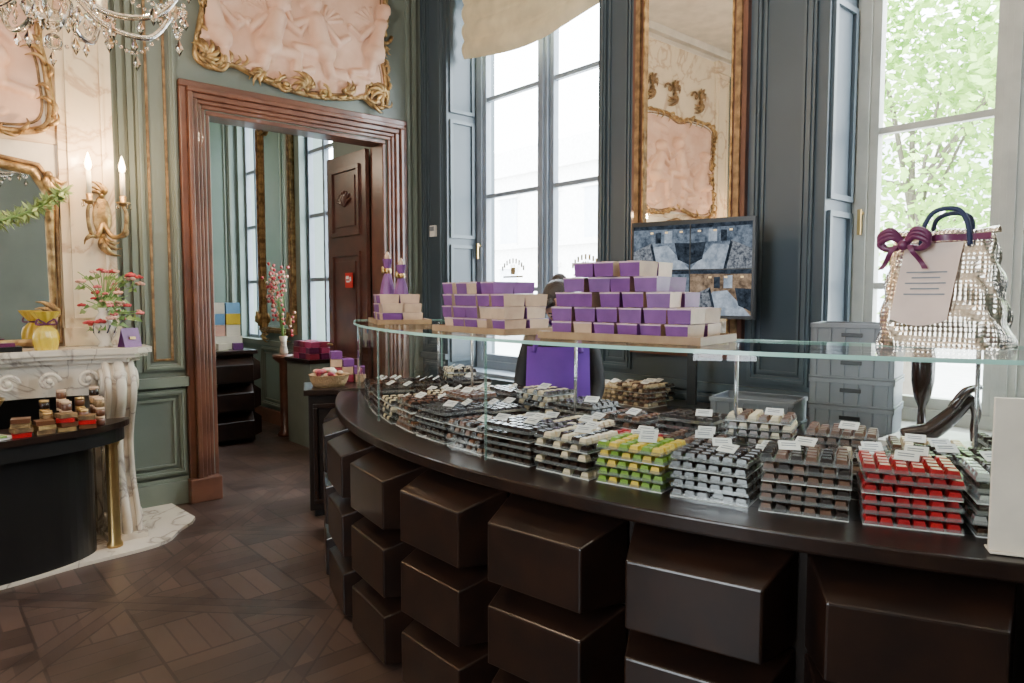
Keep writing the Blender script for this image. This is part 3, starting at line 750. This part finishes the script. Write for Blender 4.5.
def tray_stack(M,w,d,n,ca,cb_,name='chocolate_tray_stack',label=True,nx=6,ny=5,lift=.029):
    b=B(M)
    for i in range(n):
        z=i*lift; jx=U(-.006,.006); jy=U(-.006,.006)
        b.box(-w/2+jx,w/2+jx,-d/2+jy,d/2+jy,z,z+.0022,PAPER if i%3==0 else PLAST)
        for (x0,x1,y0,y1) in ((-w/2,w/2,-d/2,-d/2+.003),(-w/2,w/2,d/2-.003,d/2),(-w/2,-w/2+.003,-d/2+.003,d/2-.003),(w/2-.003,w/2,-d/2+.003,d/2-.003)):
            b.box(x0+jx,x1+jx,y0+jy,y1+jy,z+.0022,z+.011,PLAST)
        for a in range(nx):
            for c in range(ny):
                if R()<.03: continue
                mm=CH[ca] if not cb_ or (a+i)%2==0 or i<n-2 and R()<.5 else CH[cb_]
                x=-w/2+w*(a+.5)/nx+U(-.002,.002); y=-d/2+d*(c+.5)/ny+U(-.002,.002)
                b.frus((x+jx,y+jy,z+.0025),w/nx*.86,d/ny*.86,.019,.72,mm)
    zt=n*lift-.006
    if label:
        for k in range(2 if w>.22 else 1):
            L=Matrix.Translation((U(-.05,.05),-.02+.08*k,zt+.004))@Matrix.Rotation(U(-.4,.4),4,'Z')@Matrix.Rotation(rad(-62),4,'X')
            b.box(-.030,.030,-.001,.001,-.006,.034,PAPER,L)
            for q in range(2): b.box(-.022,.018,-.0018,-.001,.010+.010*q,.013+.010*q,GREY,L)
    b.obj(name)
front=[('dark','milk'),('dark',None),('dark','white'),('dark',None),('dark','silver'),('red',None),('milk','dark'),('dark',None),('green','yellow'),('dark','white'),('dark',None),('dark','milk'),('dark',None),('milk',None),('dark','white'),('dark',None),('dark','milk')]
# colours from right end to far left end
order=[('dark',None),('dark','milk'),('dark','white'),('dark','silver'),('red',None),('milk','dark'),('dark',None),('green','yellow'),('dark','white'),('dark',None),('dark','milk'),('dark',None),('milk','dark'),('dark','white'),('dark',None),('dark','milk'),('dark',None)]
ts=24.8+4.45*4
for i in range(17):
    t=ts-4.45*i
    if t<-31.5: break
    ca,c2=order[i]
    tray_stack(AF(3.305,t,.930)@Matrix.Rotation(U(-.06,.06),4,'Z'),.235,.20,(5,5,6,6,6,6,5,5,5,5,4,5,5,4,5,5,4)[i],ca,c2)
second=['dark','white','milk','dark','dark','dark','milk','red','dark','white','dark','milk','dark','dark','dark','dark','milk']
for i in range(16):
    t=42-4.75*i
    if t<-31: break
    tray_stack(AF(3.085,t,.930)@Matrix.Rotation(U(-.07,.07),4,'Z'),.225,.18,(5,4,5,6,5,4,5,4)[i%8],second[i],('white',None,'dark',None)[i%4],lift=.027)
for i in range(15):
    t=42-5.1*i
    if t<-30: break
    tray_stack(AF(2.87,t,1.022)@Matrix.Rotation(U(-.07,.07),4,'Z'),.22,.17,(3,4,3,2)[i%4],second[(i*5+2)%16],(None,'white',None,'milk')[i%4],lift=.027)
b2=B(AF(3.515,27.3,.932)); b2.box(0,.22,-.006,.006,0,.375,CREAM); b2.box(0,.22,-.02,.035,0,.006,CREAM); b2.obj('price_display_panel',bevel=.002)

def boxpile(t,R_,w_n,levels,name,seed,tray=True,depth=2,bh=.048):
    rnd=random.Random(seed); z0=GZ+.013
    M=AF(R_,t,z0); b=B(M); bw,bd=.092,.12
    W=w_n*bw
    if tray:
        b.box(-W/2-.03,W/2+.03,-.145,.125,0,.012,TRAYW); b.box(-W/2-.03,W/2+.03,-.155,-.145,0,.026,TRAYW); b.box(-W/2-.03,W/2+.03,.125,.135,0,.026,TRAYW)
        for sx in (-1,1): b.box(sx*(W/2+.034)-.004,sx*(W/2+.034)+.004,-.155,.135,0,.026,TRAYW)
    zb=.012 if tray else 0
    for l,cnt in enumerate(levels):
        off=-W/2+(w_n-cnt[0])*bw*.5+cnt[1]*bw
        for dpt in range(depth):
            for i in range(cnt[0]):
                x=off+bw*(i+.5)+rnd.uniform(-.007,.007); y=-.075+dpt*.12+rnd.uniform(-.010,.010); z=zb+bh*l
                rot=rnd.uniform(-.12,.12)
                Mx=Matrix.Translation((x,y,z))@Matrix.Rotation(rot,4,'Z')
                a,c=bw*.45,bd*.46; A=a*.92; C=c*.92
                vs=[(-A,-C,0),(A,-C,0),(A,C,0),(-A,C,0),(-a,-c,bh-.002),(a,-c,bh-.002),(a,c,bh-.002),(-a,c,bh-.002)]
                fr=BEIGE if rnd.random()<.10 else PURPLE
                b.add(vs,[(0,1,5,4),(2,3,7,6)],fr,M=Mx)
                b.add(vs,[(1,2,6,5),(3,0,4,7)],BEIGE if rnd.random()<.7 else PURPLE,M=Mx)
                b.add(vs,[(0,3,2,1)],PURPLE,M=Mx); b.add(vs,[(4,5,6,7)],PINKC if rnd.random()<.6 else PURPLE,M=Mx)
                b.box(-.006,.006,-c-.0015,c,bh-.003,bh-.0005,BEIGE,Mx)
                b.box(-a*1.01,a*1.01,-c-.001,-c+.002,bh-.007,bh-.002,PINKC,Mx)
    b.obj(name)
boxpile(9.6,3.17,6,[(6,0),(6,0),(5,-.3),(4,-.4),(3,-.5)],'chocolate_box_pile',1,bh=.052)
boxpile(-3.5,3.17,5,[(5,0),(5,0),(5,0),(4,-.4)],'chocolate_box_pile.001',2,bh=.050)
boxpile(-23.6,3.22,4,[(4,0),(4,0),(3,-.2)],'chocolate_box_pile.002',3,True,bh=.05)
def cone_gift(t,r,h,name,z=0):
    b=B(AF(r,t,GZ+.013+z)); K=[.05,.055,.048,.036,.016,.03]
    def f(u,v):
        i=min(4,int(v*5)); q=v*5-i
        k=K[i]*(1-q)+K[i+1]*q
        a=2*math.pi*u
        k*=1+.08*math.sin(a*7); return (k*math.cos(a),k*math.sin(a),v*h)
    b.grid(f,28,20,PURPLE); b.lathe([(.018,.74*h),(.024,.8*h),(.018,.86*h)],BRASS,seg=12)
    for sx in (-1,1): b.tube(cr([(0,-.02,.8*h),(sx*.04,-.03,.86*h),(sx*.045,-.03,.78*h),(0,-.02,.8*h)],6),.007,BRASS,6)
    b.lathe([(.008,.95*h),(.02,1.0*h),(.017,1.06*h),(.003,1.12*h)],BEIGE,seg=10)
    b.obj(name)
cone_gift(-29.4,3.18,.34,'wrapped_bottle_gift'); cone_gift(-31.2,3.26,.38,'wrapped_bottle_gift.001')

# silver insulated bag
b=B(AF(3.02,26.9,GZ+.014)@Matrix.Rotation(rad(-26),4,'Z')@Matrix.Scale(.92,4))
def sb(u,v):
    a=2*math.pi*u; w=.185-.04*v; d=.10-.075*v**1.5
    e=.35; c,s=math.cos(a),math.sin(a)
    x=w*math.copysign(abs(c)**e,c); y=d*math.copysign(abs(s)**e,s)
    cr_=.006*math.sin(9*a+12*v)+.007*math.sin(23*v+3*a)
    return (x+cr_*.9-.02*v, y*(1+cr_*7)+.02*v, v*.37*(1-.03*math.sin(a*2))+.0)
b.grid(sb,96,48,SILVER)
b.box(-.18,.18,-.09,.09,0,.006,SILVER)
b.grid(lambda u,v:(-.17+.31*u,-.012+.056*v,.365+.02*math.sin(math.pi*v)+.004*math.sin(14*u)),24,6,SILVER)
LB=pmat('pale_pink_label',(.76,.60,.53),.55)
def ly(z): 
    v=z/.37; return -(.10-.075*v**1.5)+.02*v-.012
b.grid(lambda u,v:(-.135+.02*v+.17*u,ly(.09+.25*v),.09+.25*v-.02*math.sin(math.pi*u)*(1-v)),14,20,LB)
for q in range(5):
    z=.17+.018*q; b.box(-.10+.018*(q%2),.02-.018*(q%2),ly(z)-.0015,ly(z)+.004,z,z+.0045,GREY)
b.tube(cr([(-.07,-.03,.33),(-.06,-.03,.40),(-.03,-.02,.445),(.03,-.015,.445),(.06,-.02,.40),(.07,-.02,.33)],8),.008,NAVY,8)
b.tube(cr([(-.06,.04,.35),(-.05,.05,.42),(0,.05,.44),(.05,.05,.42),(.06,.04,.35)],8),.008,NAVY,8)
bx,bz,by=-.11,.335,-.055
for sx in (-1,1):
    for w in (0,.012,.024):
        b.tube(cr([(bx,by,bz),(bx+sx*.035,by-.02,bz+.05-w),(bx+sx*.075,by-.015,bz+.03-w),(bx+sx*.05,by-.005,bz-.012),(bx,by,bz)],6),.010,PURPLED,6)
    b.grid(lambda u,v:(bx+sx*(.01+.05*v+.018*u),by-.02-.01*math.sin(v*6),bz-.08*v),4,8,PURPLED)
b.ball((bx,by-.015,bz),(.018,.016,.018),PURPLED)
b.grid(lambda u,v:(-.04+.17*u,-.03-.012*math.sin(u*7),.345+.02*v),10,3,PURPLED)
b.obj('silver_insulated_bag')

# ---------------------------------------------------------------- back counter + things
b=B(); b.box(3.18,3.62,-.6,3.25,0.08,.86,BLOCKE); b.box(3.22,3.62,-.6,3.25,0,.08,BLACK)
b.box(3.14,3.64,-.62,3.28,.86,.90,BLOCK)
for i in range(7): b.box(3.165,3.18,-.55+i*.54,-.05+i*.54,.14,.82,BLOCK)
b.obj('back_counter',bevel=.005)
b=B()
WT=pmat('white_worktop',(.8,.8,.78),.3); b.box(3.17,3.63,-.1,1.22,.90,.925,WT); b.obj('white_worktop_board')
for i,(x,y) in enumerate(((3.30,3.08),(3.30,2.84),(3.30,2.60),(3.52,2.95),(3.52,2.7))):
    tray_stack(T(x,y,.90,-90),.23,.18,3+i%3,second[i],('white',None)[i%2],lift=.027)
def crate(M,n,name,w=.40,d=.30,h=.115):
    b=B(M)
    for i in range(n):
        z=i*h; q=.006
        b.box(-w/2+.01,w/2-.01,-d/2+.01,d/2-.01,z,z+.006,GREY)
        for (x0,x1,y0,y1) in ((-w/2+q,w/2-q,-d/2+q,-d/2+q+.006),(-w/2+q,w/2-q,d/2-q-.006,d/2-q),(-w/2+q,-w/2+q+.006,-d/2+q,d/2-q),(w/2-q-.006,w/2-q,-d/2+q,d/2-q)):
            b.box(x0,x1,y0,y1,z+.004,z+h-.002,GREY)
        for (x0,x1,y0,y1) in ((-w/2,w/2,-d/2,-d/2+.012),(-w/2,w/2,d/2-.012,d/2),(-w/2,-w/2+.012,-d/2,d/2),(w/2-.012,w/2,-d/2,d/2)):
            b.box(x0,x1,y0,y1,z+h-.024,z+h-.003,GREY); b.box(x0,x1,y0,y1,z+.0,z+.010,GREY)
        for s in range(6):
            x=-w/2+w*(s+.5)/6; b.box(x-.004,x+.004,-d/2-.001,-d/2+.01,z+.01,z+h-.024,GREY)
        for s in range(5):
            y=-d/2+d*(s+.5)/5; b.box(-w/2-.001,-w/2+.01,y-.004,y+.004,z+.01,z+h-.024,GREY)
        b.box(-.045,.045,-d/2-.002,-d/2+.004,z+h*.50,z+h*.64,BLACK)
    b.obj(name,bevel=.0015)
crate(T(3.46,1.43,.900,-78),4,'plastic_crate_stack',.37,.28,.130)
crate(T(3.32,1.86,.90,-76),1,'plastic_crate',.42,.30,.13)
SH=CH['dark']
b=B(T(3.36,1.04,.925,-60))
sp=cr([(-.14,0,.012),(-.09,0,.02),(-.03,0,.035),(.04,0,.10),(.10,0,.17),(.13,0,.185)],8); n=len(sp)
b.tube(sp,[.012+.034*math.sin(math.pi*min(1,.15+i/n*.8))*(1-.35*i/n) for i in range(n)],SH,12)
b.tube(cr([(.125,0,.18),(.14,0,.12),(.13,0,.05),(.128,0,.0)],6),[.026-.02*i/18 for i in range(19)],SH,10)
b.tube(cr([(.05,-.03,.14),(.10,-.03,.215),(.15,0,.235),(.10,.03,.215),(.05,.03,.14)],6),.012,SH,8)
b.obj('chocolate_high_heel')
b=B(T(3.46,1.14,.925))
b.lathe([(.05,0),(.052,.015),(.025,.03),(.02,.12),(.045,.17),(.06,.24),(.062,.34),(.05,.40),(.022,.43),(.018,.47),(.036,.50),(.042,.54),(.036,.59),(.015,.615),(.001,.62)],SH,seg=20,sc=(1,.75))
b.ball((-.036,0,.53),(.018,.012,.012),SH); b.ball((0,0,.56),(.046,.04,.05),SH)
b.obj('chocolate_figurine')

# wall-mount CCTV monitor: four camera views (perspective shop interiors) as flat screen picture
def screenmat(name,c1,c2,sc,s):
    m,nt,o=newmat(name); e=nt.nodes.new('ShaderNodeEmission'); tc=nt.nodes.new('ShaderNodeTexCoord'); v=nt.nodes.new('ShaderNodeTexNoise'); v.inputs['Scale'].default_value=sc; v.inputs['Detail'].default_value=8; v.inputs['Roughness'].default_value=.7
    nt.links.new(tc.outputs['Object'],v.inputs['Vector']); r=nt.nodes.new('ShaderNodeValToRGB'); r.color_ramp.elements[0].color=(*c1,1); r.color_ramp.elements[1].color=(*c2,1); r.color_ramp.elements[0].position=.38; r.color_ramp.elements[1].position=.66
    nt.links.new(v.outputs['Fac'],r.inputs[0]); nt.links.new(r.outputs[0],e.inputs[0]); e.inputs[1].default_value=s; nt.links.new(e.outputs[0],o.inputs[0]); return m
SW=[screenmat('cctv_wall_a',(.05,.07,.10),(.26,.32,.40),26,1.1),screenmat('cctv_wall_b',(.10,.07,.05),(.42,.30,.20),26,1.1)]
SF=screenmat('cctv_floor',(.22,.27,.34),(.50,.58,.68),22,1.1); SD=screenmat('cctv_dark',(.01,.014,.02),(.06,.08,.11),30,1.0); SB=screenmat('cctv_counter',(.03,.04,.06),(.35,.38,.42),60,1.1); SO=screenmat('cctv_lamp',(.8,.5,.2),(1,.75,.4),12,1.6)
b=B(T(3.36,2.31,1.42,-76))
b.box(-.355,.355,-.02,.02,0,.55,BLACK)
for j in range(2):
    for i in range(2):
        x0=-.345+.345*i+.003; z0=.018+.256*j; w,h_=.338,.250
        def q4(pts,mt,dy): b.add([(x0+w*p,-.0205-dy,z0+h_*r_) for p,r_ in pts],[(0,1,2,3)],mt)
        f=(i+j)%2
        X=(lambda p:1-p) if f else (lambda p:p)
        def Q(pts,mt,dy):
            pts=[(X(p),r_) for p,r_ in pts]
            q4(pts if not f else pts[::-1],mt,dy)
        Q([(0,0),(1,0),(1,1),(0,1)],SW[1 if (i,j)==(1,0) else 0],0)
        Q([(0,0),(.85,0),(.62,.52),(.38,.55)],SF,.0004)
        Q([(.55,0),(1,0),(1,.42),(.66,.62)],SB,.0006)
        Q([(.55,0),(.60,0),(.69,.55),(.66,.62)],SD,.0008)
        Q([(0,.10),(.20,.22),(.26,.60),(0,.58)],SD,.0008)
        Q([(.0,.90),(1,.92),(1,1),(0,1)],SD,.0006)
        Q([(.30,.60),(.44,.60),(.44,.86),(.30,.88)],SF,.0006)
        Q([(.50,.60),(.60,.60),(.60,.84),(.50,.85)],SD,.0006)
        for k in range(3): Q([(.12+.26*k,.82),(.17+.26*k,.82),(.17+.26*k,.86),(.12+.26*k,.86)],SO,.001)
b.box(-.05,.05,.02,.05,.1,.34,BLACK); b.box(-.025,.025,.03,.06,-.50,.2,BLACK); b.box(-.11,.11,-.05,.10,-.52,-.50,BLACK)
b.obj('cctv_monitor')

# ---------------------------------------------------------------- shop assistant
def skin(name,pts,edges,rads,mat,parent=None,root=0,sub=2):
    me=bpy.data.meshes.new(name); me.from_pydata(pts,edges,[]); me.materials.append(mat)
    o=bpy.data.objects.new(name,me); scn.collection.objects.link(o)
    sk=o.modifiers.new('skin','SKIN'); 
    for i,sv in enumerate(me.skin_vertices[0].data):
        r=rads[i]; sv.radius=(r,r) if isinstance(r,(int,float)) else r; sv.use_root=(i==root)
    s=o.modifiers.new('sub','SUBSURF'); s.levels=sub; s.render_levels=sub
    sk.use_smooth_shade=True
    if parent: o.parent=parent
    return o
person=bpy.data.objects.new('shop_assistant',None); scn.collection.objects.link(person)
person.location=(2.58,2.57,0); person.rotation_euler=(0,0,rad(-50))
person.empty_display_size=.2
P=[(0,0,.88),(0,0,1.0),(0,-.01,1.14),(0,-.01,1.27),(0,0,1.35), (.15,0,1.32),(-.15,0,1.32),
   (.20,-.02,1.08),(-.20,-.02,1.08),(.17,-.10,.98),(-.17,-.10,.98),
   (.09,0,.80),(-.09,0,.80),(.10,-.01,.46),(-.10,-.01,.46),(.10,.01,.10),(-.10,.01,.10)]
E=[(0,1),(1,2),(2,3),(3,4),(3,5),(3,6),(5,7),(6,8),(7,9),(8,10),(0,11),(0,12),(11,13),(12,14),(13,15),(14,16)]
Rr=[(.15,.11),(.125,.10),(.15,.11),(.15,.11),.065,.06,.06,.046,.046,.034,.034,.088,.088,.06,.06,.045,.045]
skin('body_clothing',P,E,Rr,SHIRT,person)
skin('neck',[(0,0,1.30),(0,-.01,1.36),(0,-.03,1.43)],[(0,1),(1,2)],[.05,.045,.045],SKIN,person)
for sx in (-1,1):
    hp=[(sx*.17,-.095,.985),(sx*.165,-.13,.955),(sx*.16,-.16,.94)]; he=[(0,1),(1,2)]; hr=[.026,.024,(.034,.016)]
    skin('hand_palm',hp,he,hr,SKIN,person)
    for k,(dx,L) in enumerate(((-.027,.062),(-.009,.072),(.009,.068),(.027,.052))):
        x=sx*.16+dx; skin('finger_%d'%(k+1),[(x,-.16,.94),(x+dx*.15,-.16-L*.5,.930),(x+dx*.2,-.16-L*.75,.905)],[(0,1),(1,2)],[.0095,.0085,.007],SKIN,person,sub=1)
    skin('thumb',[(sx*.16-sx*.02,-.135,.95),(sx*.16-sx*.05,-.15,.94),(sx*.16-sx*.06,-.18,.925)],[(0,1),(1,2)],[.011,.010,.008],SKIN,person,sub=1)
    skin('shoe',[(sx*.10,.04,.05),(sx*.10,-.06,.045),(sx*.10,-.15,.035)],[(0,1),(1,2)],[.045,.045,.033],BLACK,person)
TL_=Matrix.Rotation(rad(48),4,'X')
hb=B(TL_)
def head(u,v):
    a=2*math.pi*u; p=math.pi*v; s=math.sin(p)
    x=.072*s*math.cos(a); y=.092*s*math.sin(a); z=-.112*math.cos(p)
    if z<0: x*=1+z*2.2; y*=1+z*.8
    return (x,y,z)
hb.grid(head,28,20,SKIN)
hb.tube([(0,-.085,.015),(0,-.105,-.015),(0,-.10,-.03)],[.008,.012,.010],SKIN,8)
hb.ball((0,-.078,-.058),(.024,.010,.007),pmat('lips',(.45,.12,.12),.4))
for sx in (-1,1):
    hb.ball((sx*.03,-.078,.008),(.013,.008,.008),PAPER,10,6); hb.ball((sx*.03,-.085,.008),(.006,.004,.006),BLACK,8,6)
    hb.ball((sx*.072,.005,-.005),(.01,.02,.03),SKIN,8,6); hb.tube([(sx*.045,-.08,.028),(sx*.02,-.088,.03)],.004,HAIR,5)
ho=hb.obj('head',origin=(0,0,0)); ho.parent=person; ho.location=(0,-.07,1.50)
hb=B(TL_)
hb.ball((0,.022,.025),(.086,.092,.105),HAIR,24,16); hb.ball((0,.075,-.03),(.075,.055,.09),HAIR,20,12); hb.ball((0,.11,.06),(.04,.04,.04),HAIR,14,10)
for sx in (-1,1): hb.tube(cr([(sx*.02,-.07,.10),(sx*.065,-.055,.06),(sx*.08,-.01,-.02),(sx*.07,.04,-.09)],6),[.022]*19,HAIR,8)
ho=hb.obj('hair',origin=(0,0,0)); ho.parent=person; ho.location=(0,-.07,1.50)
ab=B()
ab.grid(lambda u,v:((-.17+.34*u)*(1.05-.12*v),-.150+.06*abs(u-.5)**2*4*.9-.012*math.sin(v*3),.55+.74*v),16,16,APRON)
for sx in (-1,1): ab.tube(cr([(sx*.12,-.125,1.26),(sx*.10,-.10,1.34),(sx*.06,.0,1.42),(sx*.03,.10,1.36)],6),.014,APRON,6)
ao=ab.obj('apron',origin=(0,0,0)); ao.parent=person; ao.location=(0,0,0)

# ---------------------------------------------------------------- back room
BG=pmat('backroom_paint',(.17,.225,.205),.45,c2=(.145,.20,.18),ns=2)
b=B(); b.box(-3.2,3.95,9.3,9.5,0,H,BG)
Mb=T(0,9.3,0)
for x0,x1 in ((-.6,.5),(.6,1.7),(1.8,2.6),(2.68,3.3)):
    wallpanel(b,x0,x1,1.05,4.5,Mb,GREENL,GREENL); wallpanel(b,x0,x1,.2,.9,Mb,GREENL,GREENL)
b.obj('wall_backroom_far')
b=B(); XR=3.38
W9=(9.25,8.6); W8=(7.42,6.62)
for y0,y1 in ((5.7,W8[1]),(W8[0],W9[1]),(W9[0],9.3)): b.box(XR,3.74,y0,y1,0,H,BG)
for hi,lo in (W9,W8): b.box(XR,3.74,lo,hi,0,1.0,BG); b.box(XR,3.74,lo,hi,3.9,H,BG)
MR=T(XR,0,0,-90)
wallpanel(b,-8.56,-7.46,.2,.92,MR,GREENL,GREENL); b.box(-9.3,-5.7,-.03,0,.94,1.0,GREENL,MR)
b.box(-9.3,-5.7,-.04,0,0,.16,WOOD,MR)
b.obj('wall_backroom_right')
for k,(hi,lo) in enumerate((W9,W8)):
    b=B(T(3.5,hi,0,-90)); W=hi-lo
    for x in (0,W/2-.02,W-.04): b.box(x,x+.04,-.03,.03,1.0,3.9,FRB)
    for z in (1.0,1.7,2.4,3.1,3.85): b.box(0,W,-.02,.02,z,z+.04,FRB)
    b.obj('window_%d'%(k+5))
    a=bpy.data.lights.new('window_portal','AREA'); a.shape='RECTANGLE'; a.size=W; a.size_y=2.9; a.cycles.is_portal=True
    o=bpy.data.objects.new('window_portal',a); scn.collection.objects.link(o); o.location=(3.76,(hi+lo)/2,2.45); o.rotation_euler=(rad(90),0,rad(90))
b=B(MR)
b.box(-8.45,-7.60,-.02,0,1.15,3.5,MIRROR)
b.frame(-8.50,-7.55,1.1,3.55,.06,.05,GOLD,Matrix(),GOLDD,.07)
spray(b,-8.03,3.6,math.pi/2,.25,7,GOLD,Matrix(),-.05,2.4)
for sx in (-1,1):
    scroll(b,-8.03+sx*.35,3.55,.1,1.1,0,GOLD,Matrix(),.02,-.05,sx); spray(b,-8.03+sx*.45,1.2,math.pi/2,.2,5,GOLD,Matrix(),-.05,1.6); spray(b,-8.03+sx*.3,1.1,-math.pi/2,.15,4,GOLD,Matrix(),-.05,1.6)
b.obj('gilded_wall_mirror')
b=B(T(2.52,7.35,0,0)); 
b.box(-.72,.30,.05,.55,0,.93,BLOCKE); b.box(-.75,.33,.0,.58,.93,.97,BLOCK)
for r in range(3):
    for c in range(2):
        x0=-.7+.5*c; z0=.04+.295*r
        b.add([(x0,.05,z0),(x0+.48,.05,z0),(x0+.48,.05,z0+.27),(x0,.05,z0+.27),(x0+.04,-.10,z0+.02),(x0+.44,-.10,z0+.02),(x0+.44,-.10,z0+.2),(x0+.04,-.10,z0+.2)],[(4,5,6,7),(0,1,5,4),(1,2,6,5),(2,3,7,6),(3,0,4,7)],BLOCK)
    z0=.04+.295*r
    b.add([(.30,.08,z0),(.30,.52,z0),(.30,.52,z0+.27),(.30,.08,z0+.27),(.40,.12,z0+.02),(.40,.48,z0+.02),(.40,.48,z0+.2),(.40,.12,z0+.2)],[(4,5,6,7),(0,1,5,4),(1,2,6,5),(2,3,7,6),(3,0,4,7)],BLOCK)
b.obj('drawer_cabinet',bevel=.005)
SKYB=pmat('blue_card',(.18,.38,.60),.5); 
b=B(T(2.42,7.62,.97))
b.box(-.6,.36,-.02,.2,0,.14,CREAM)
for i in range(6):
    for k in range(3):
        b.cb((-.52+.16*i,.08,.14+.06+.12*k),(.15,.12,.115),(SKYB,SKYB,FL[2],SKYB,CREAM,CH['yellow'])[(i*2+k)%6],U(-.1,.1))
for i in range(6): b.cb((-.52+.16*i,-.10,.035),(.10,.08,.07),(NAVY,CREAM,PURPLE)[i%3],U(-.3,.3))
b.obj('gift_box_display')
b=B(T(3.21,6.85,0)); b.box(-.14,.12,-.28,.28,0,.86,GREENL); b.box(-.16,.12,-.30,.29,.86,.90,BLOCK)
b.frame(-.12,.10,.1,.8,.03,.02,GREEN,T(0,-.28,0))
b.obj('side_cabinet',bevel=.004)
b=B(T(3.16,6.82,.90)); DR=pmat('burgundy_card',(.28,.03,.06),.4)
for i in range(2):
    for j in range(3):
        for k in range(3): b.cb((-.04+.12*i,-.2+.14*j,.03+.06*k),(.10,.11,.056),(DR,PURPLED,FL[3])[(i+k+j)%3],U(-.15,.15))
b.obj('burgundy_box_pile')
b=B(T(2.36,4.62,0,-25)); b.box(-.2,.2,-.2,.2,0.05,.86,BLOCKE); b.box(-.17,.17,-.17,.17,0,.05,BLACK); b.box(-.23,.23,-.23,.23,.86,.90,BLOCK); b.frame(-.17,.17,.1,.8,.03,.02,BLOCK,T(0,-.2,0)); b.obj('display_pedestal',bevel=.005)
b=B(T(2.30,4.62,.90)); WK=pmat('wicker',(.42,.26,.13),.7,bump=.8,bs=90)
b.lathe([(.11,0),(.13,.04),(.14,.08),(.145,.085),(.13,.08),(.10,.02),(.001,.015)],WK,seg=24)
for i in range(30):
    a=U(0,6.28);r=U(0,.10); b.ball((r*math.cos(a),r*math.sin(a),.07+U(0,.05)),(.028,.022,.018),(FL[0],BEIGE,DR,CREAM)[i%4],8,6)
b.obj('sachet_basket')
b=B(T(2.50,4.70,.90,-25))
for i in range(3):
    for k in range(4-i): b.cb((-.09+.085*i,.05,.03+.058*k),(.078,.12,.054),(PURPLE,DR,BEIGE)[(i+k)%3],U(-.12,.12))
b.obj('gift_carton_pile')
b=B(T(3.16,7.42,.0)); b.lathe([(.08,0),(.09,.02),(.05,.06),(.05,.8),(.12,.86),(.12,.9)],WOOD,seg=16)
b.lathe([(.04,.9),(.05,.92),(.03,1.02),(.045,1.1),(.03,1.1)],MARB,seg=14)
for i in range(16):
    x,y,z=U(-.16,.08),U(-.12,.12),U(1.35,1.9); b.tube(cr([(0,0,.95),(x*.3,y*.3,1+(z-1)*.6),(x,y,z)],4),.003,LEAF,4)
    for k in range(6): b.ball((x*(1-.1*k)+U(-.02,.02),y+U(-.02,.02),z-.05*k),.018,FL[(i+k)%3],6,4)
b.obj('blossom_pedestal_vase')

# ---------------------------------------------------------------- outside
PAVE=pmat('paving',(.65,.63,.6),.8); b=B(); b.box(4.4,40,-25,40,-.7,-.6,PAVE); b.obj('street_ground')
STO=pmat('pale_stone',(.88,.86,.83),.8); WD=pmat('facade_glass',(.62,.66,.72),.3)
b=B(); b.box(24,26,-14,44,-.6,9,STO)
for i in range(18):
    for j in range(2): 
        y=-12+3*i; z=.6+3.6*j; b.box(23.95,24,y,y+1.3,z,z+2.3,WD); b.box(23.8,24,y-.15,y+1.45,z+2.3,z+2.5,STO); b.box(23.85,24,y-.1,y+1.4,z-.15,z,STO)
for z in (3.9,7.6): b.box(23.7,24,-14,44,z,z+.2,STO)
b.obj('facade_across_street')
TL=pmat('tree_foliage',(.34,.56,.11),.6,c2=(.19,.36,.055),ns=3); BK=pmat('bark',(.16,.13,.10),.8,bump=.8,bs=20)
def tree(x,y,name,seed,nl=5200):
    rnd=random.Random(seed); b=B(T(x,y,-.6))
    b.tube(cr([(0,0,0),(.05,.02,1.5),(-.05,0,3.0),(.1,.1,5.0)],6),[.13-.005*i for i in range(19)],BK,10)
    cl=[]
    for i in range(11):
        a=rnd.uniform(0,6.28); r=rnd.uniform(.8,2.3); z=rnd.uniform(3.2,7.2)
        p=(r*math.cos(a),r*math.sin(a),z); cl.append(p); b.tube(cr([(0,0,2.6+rnd.uniform(0,1.5)),(p[0]*.5,p[1]*.5,z*.85),p],5),[.04-.0032*k for k in range(11)],BK,6)
    vs=[];fs=[]
    for i in range(nl):
        c=rnd.choice(cl); g=lambda s:rnd.gauss(0,s)
        q=Vector((c[0]+g(.7),c[1]+g(.7),c[2]+g(.6))); d=Vector((g(1),g(1),g(.6))).normalized()*.10; n=d.cross(Vector((g(1),g(1),g(1)))).normalized()*.055
        o=len(vs); vs+=[tuple(q-d),tuple(q+n),tuple(q+d),tuple(q-n)]; fs.append((o,o+1,o+2,o+3))
    b.add(vs,fs,TL); b.obj(name)
tree(13.2,4.6,'street_tree',3,8000); tree(14.5,-.2,'street_tree.001',5,4500)

# ---------------------------------------------------------------- world + lights
w=bpy.data.worlds.new('sky'); scn.world=w; w.use_nodes=True
nt=w.node_tree; nt.nodes.clear(); o=nt.nodes.new('ShaderNodeOutputWorld'); bg=nt.nodes.new('ShaderNodeBackground')
bg.inputs[0].default_value=(.86,.94,1,1); bg.inputs[1].default_value=25; nt.links.new(bg.outputs[0],o.inputs[0])
plight(1.6,8.0,3.2,60,name='backroom_lamp');  # added fill without a fitting, brightens the back room
plight(2.4,1.6,3.9,45,(1,.84,.66),.3,'ceiling_spot'); plight(-1.2,-.8,3.6,20,(1,.86,.72),.5,'ceiling_spot')  # added fill points under the ceiling, no fittings there

# ---------------------------------------------------------------- camera
cam=bpy.data.cameras.new('camera'); cam.sensor_width=36; cam.lens=24.6; cam.clip_start=.05
co=bpy.data.objects.new('camera',cam); scn.collection.objects.link(co)
co.location=(0,0,1.55); co.rotation_euler=(rad(90-3.8),0,rad(-41.2)); scn.camera=co
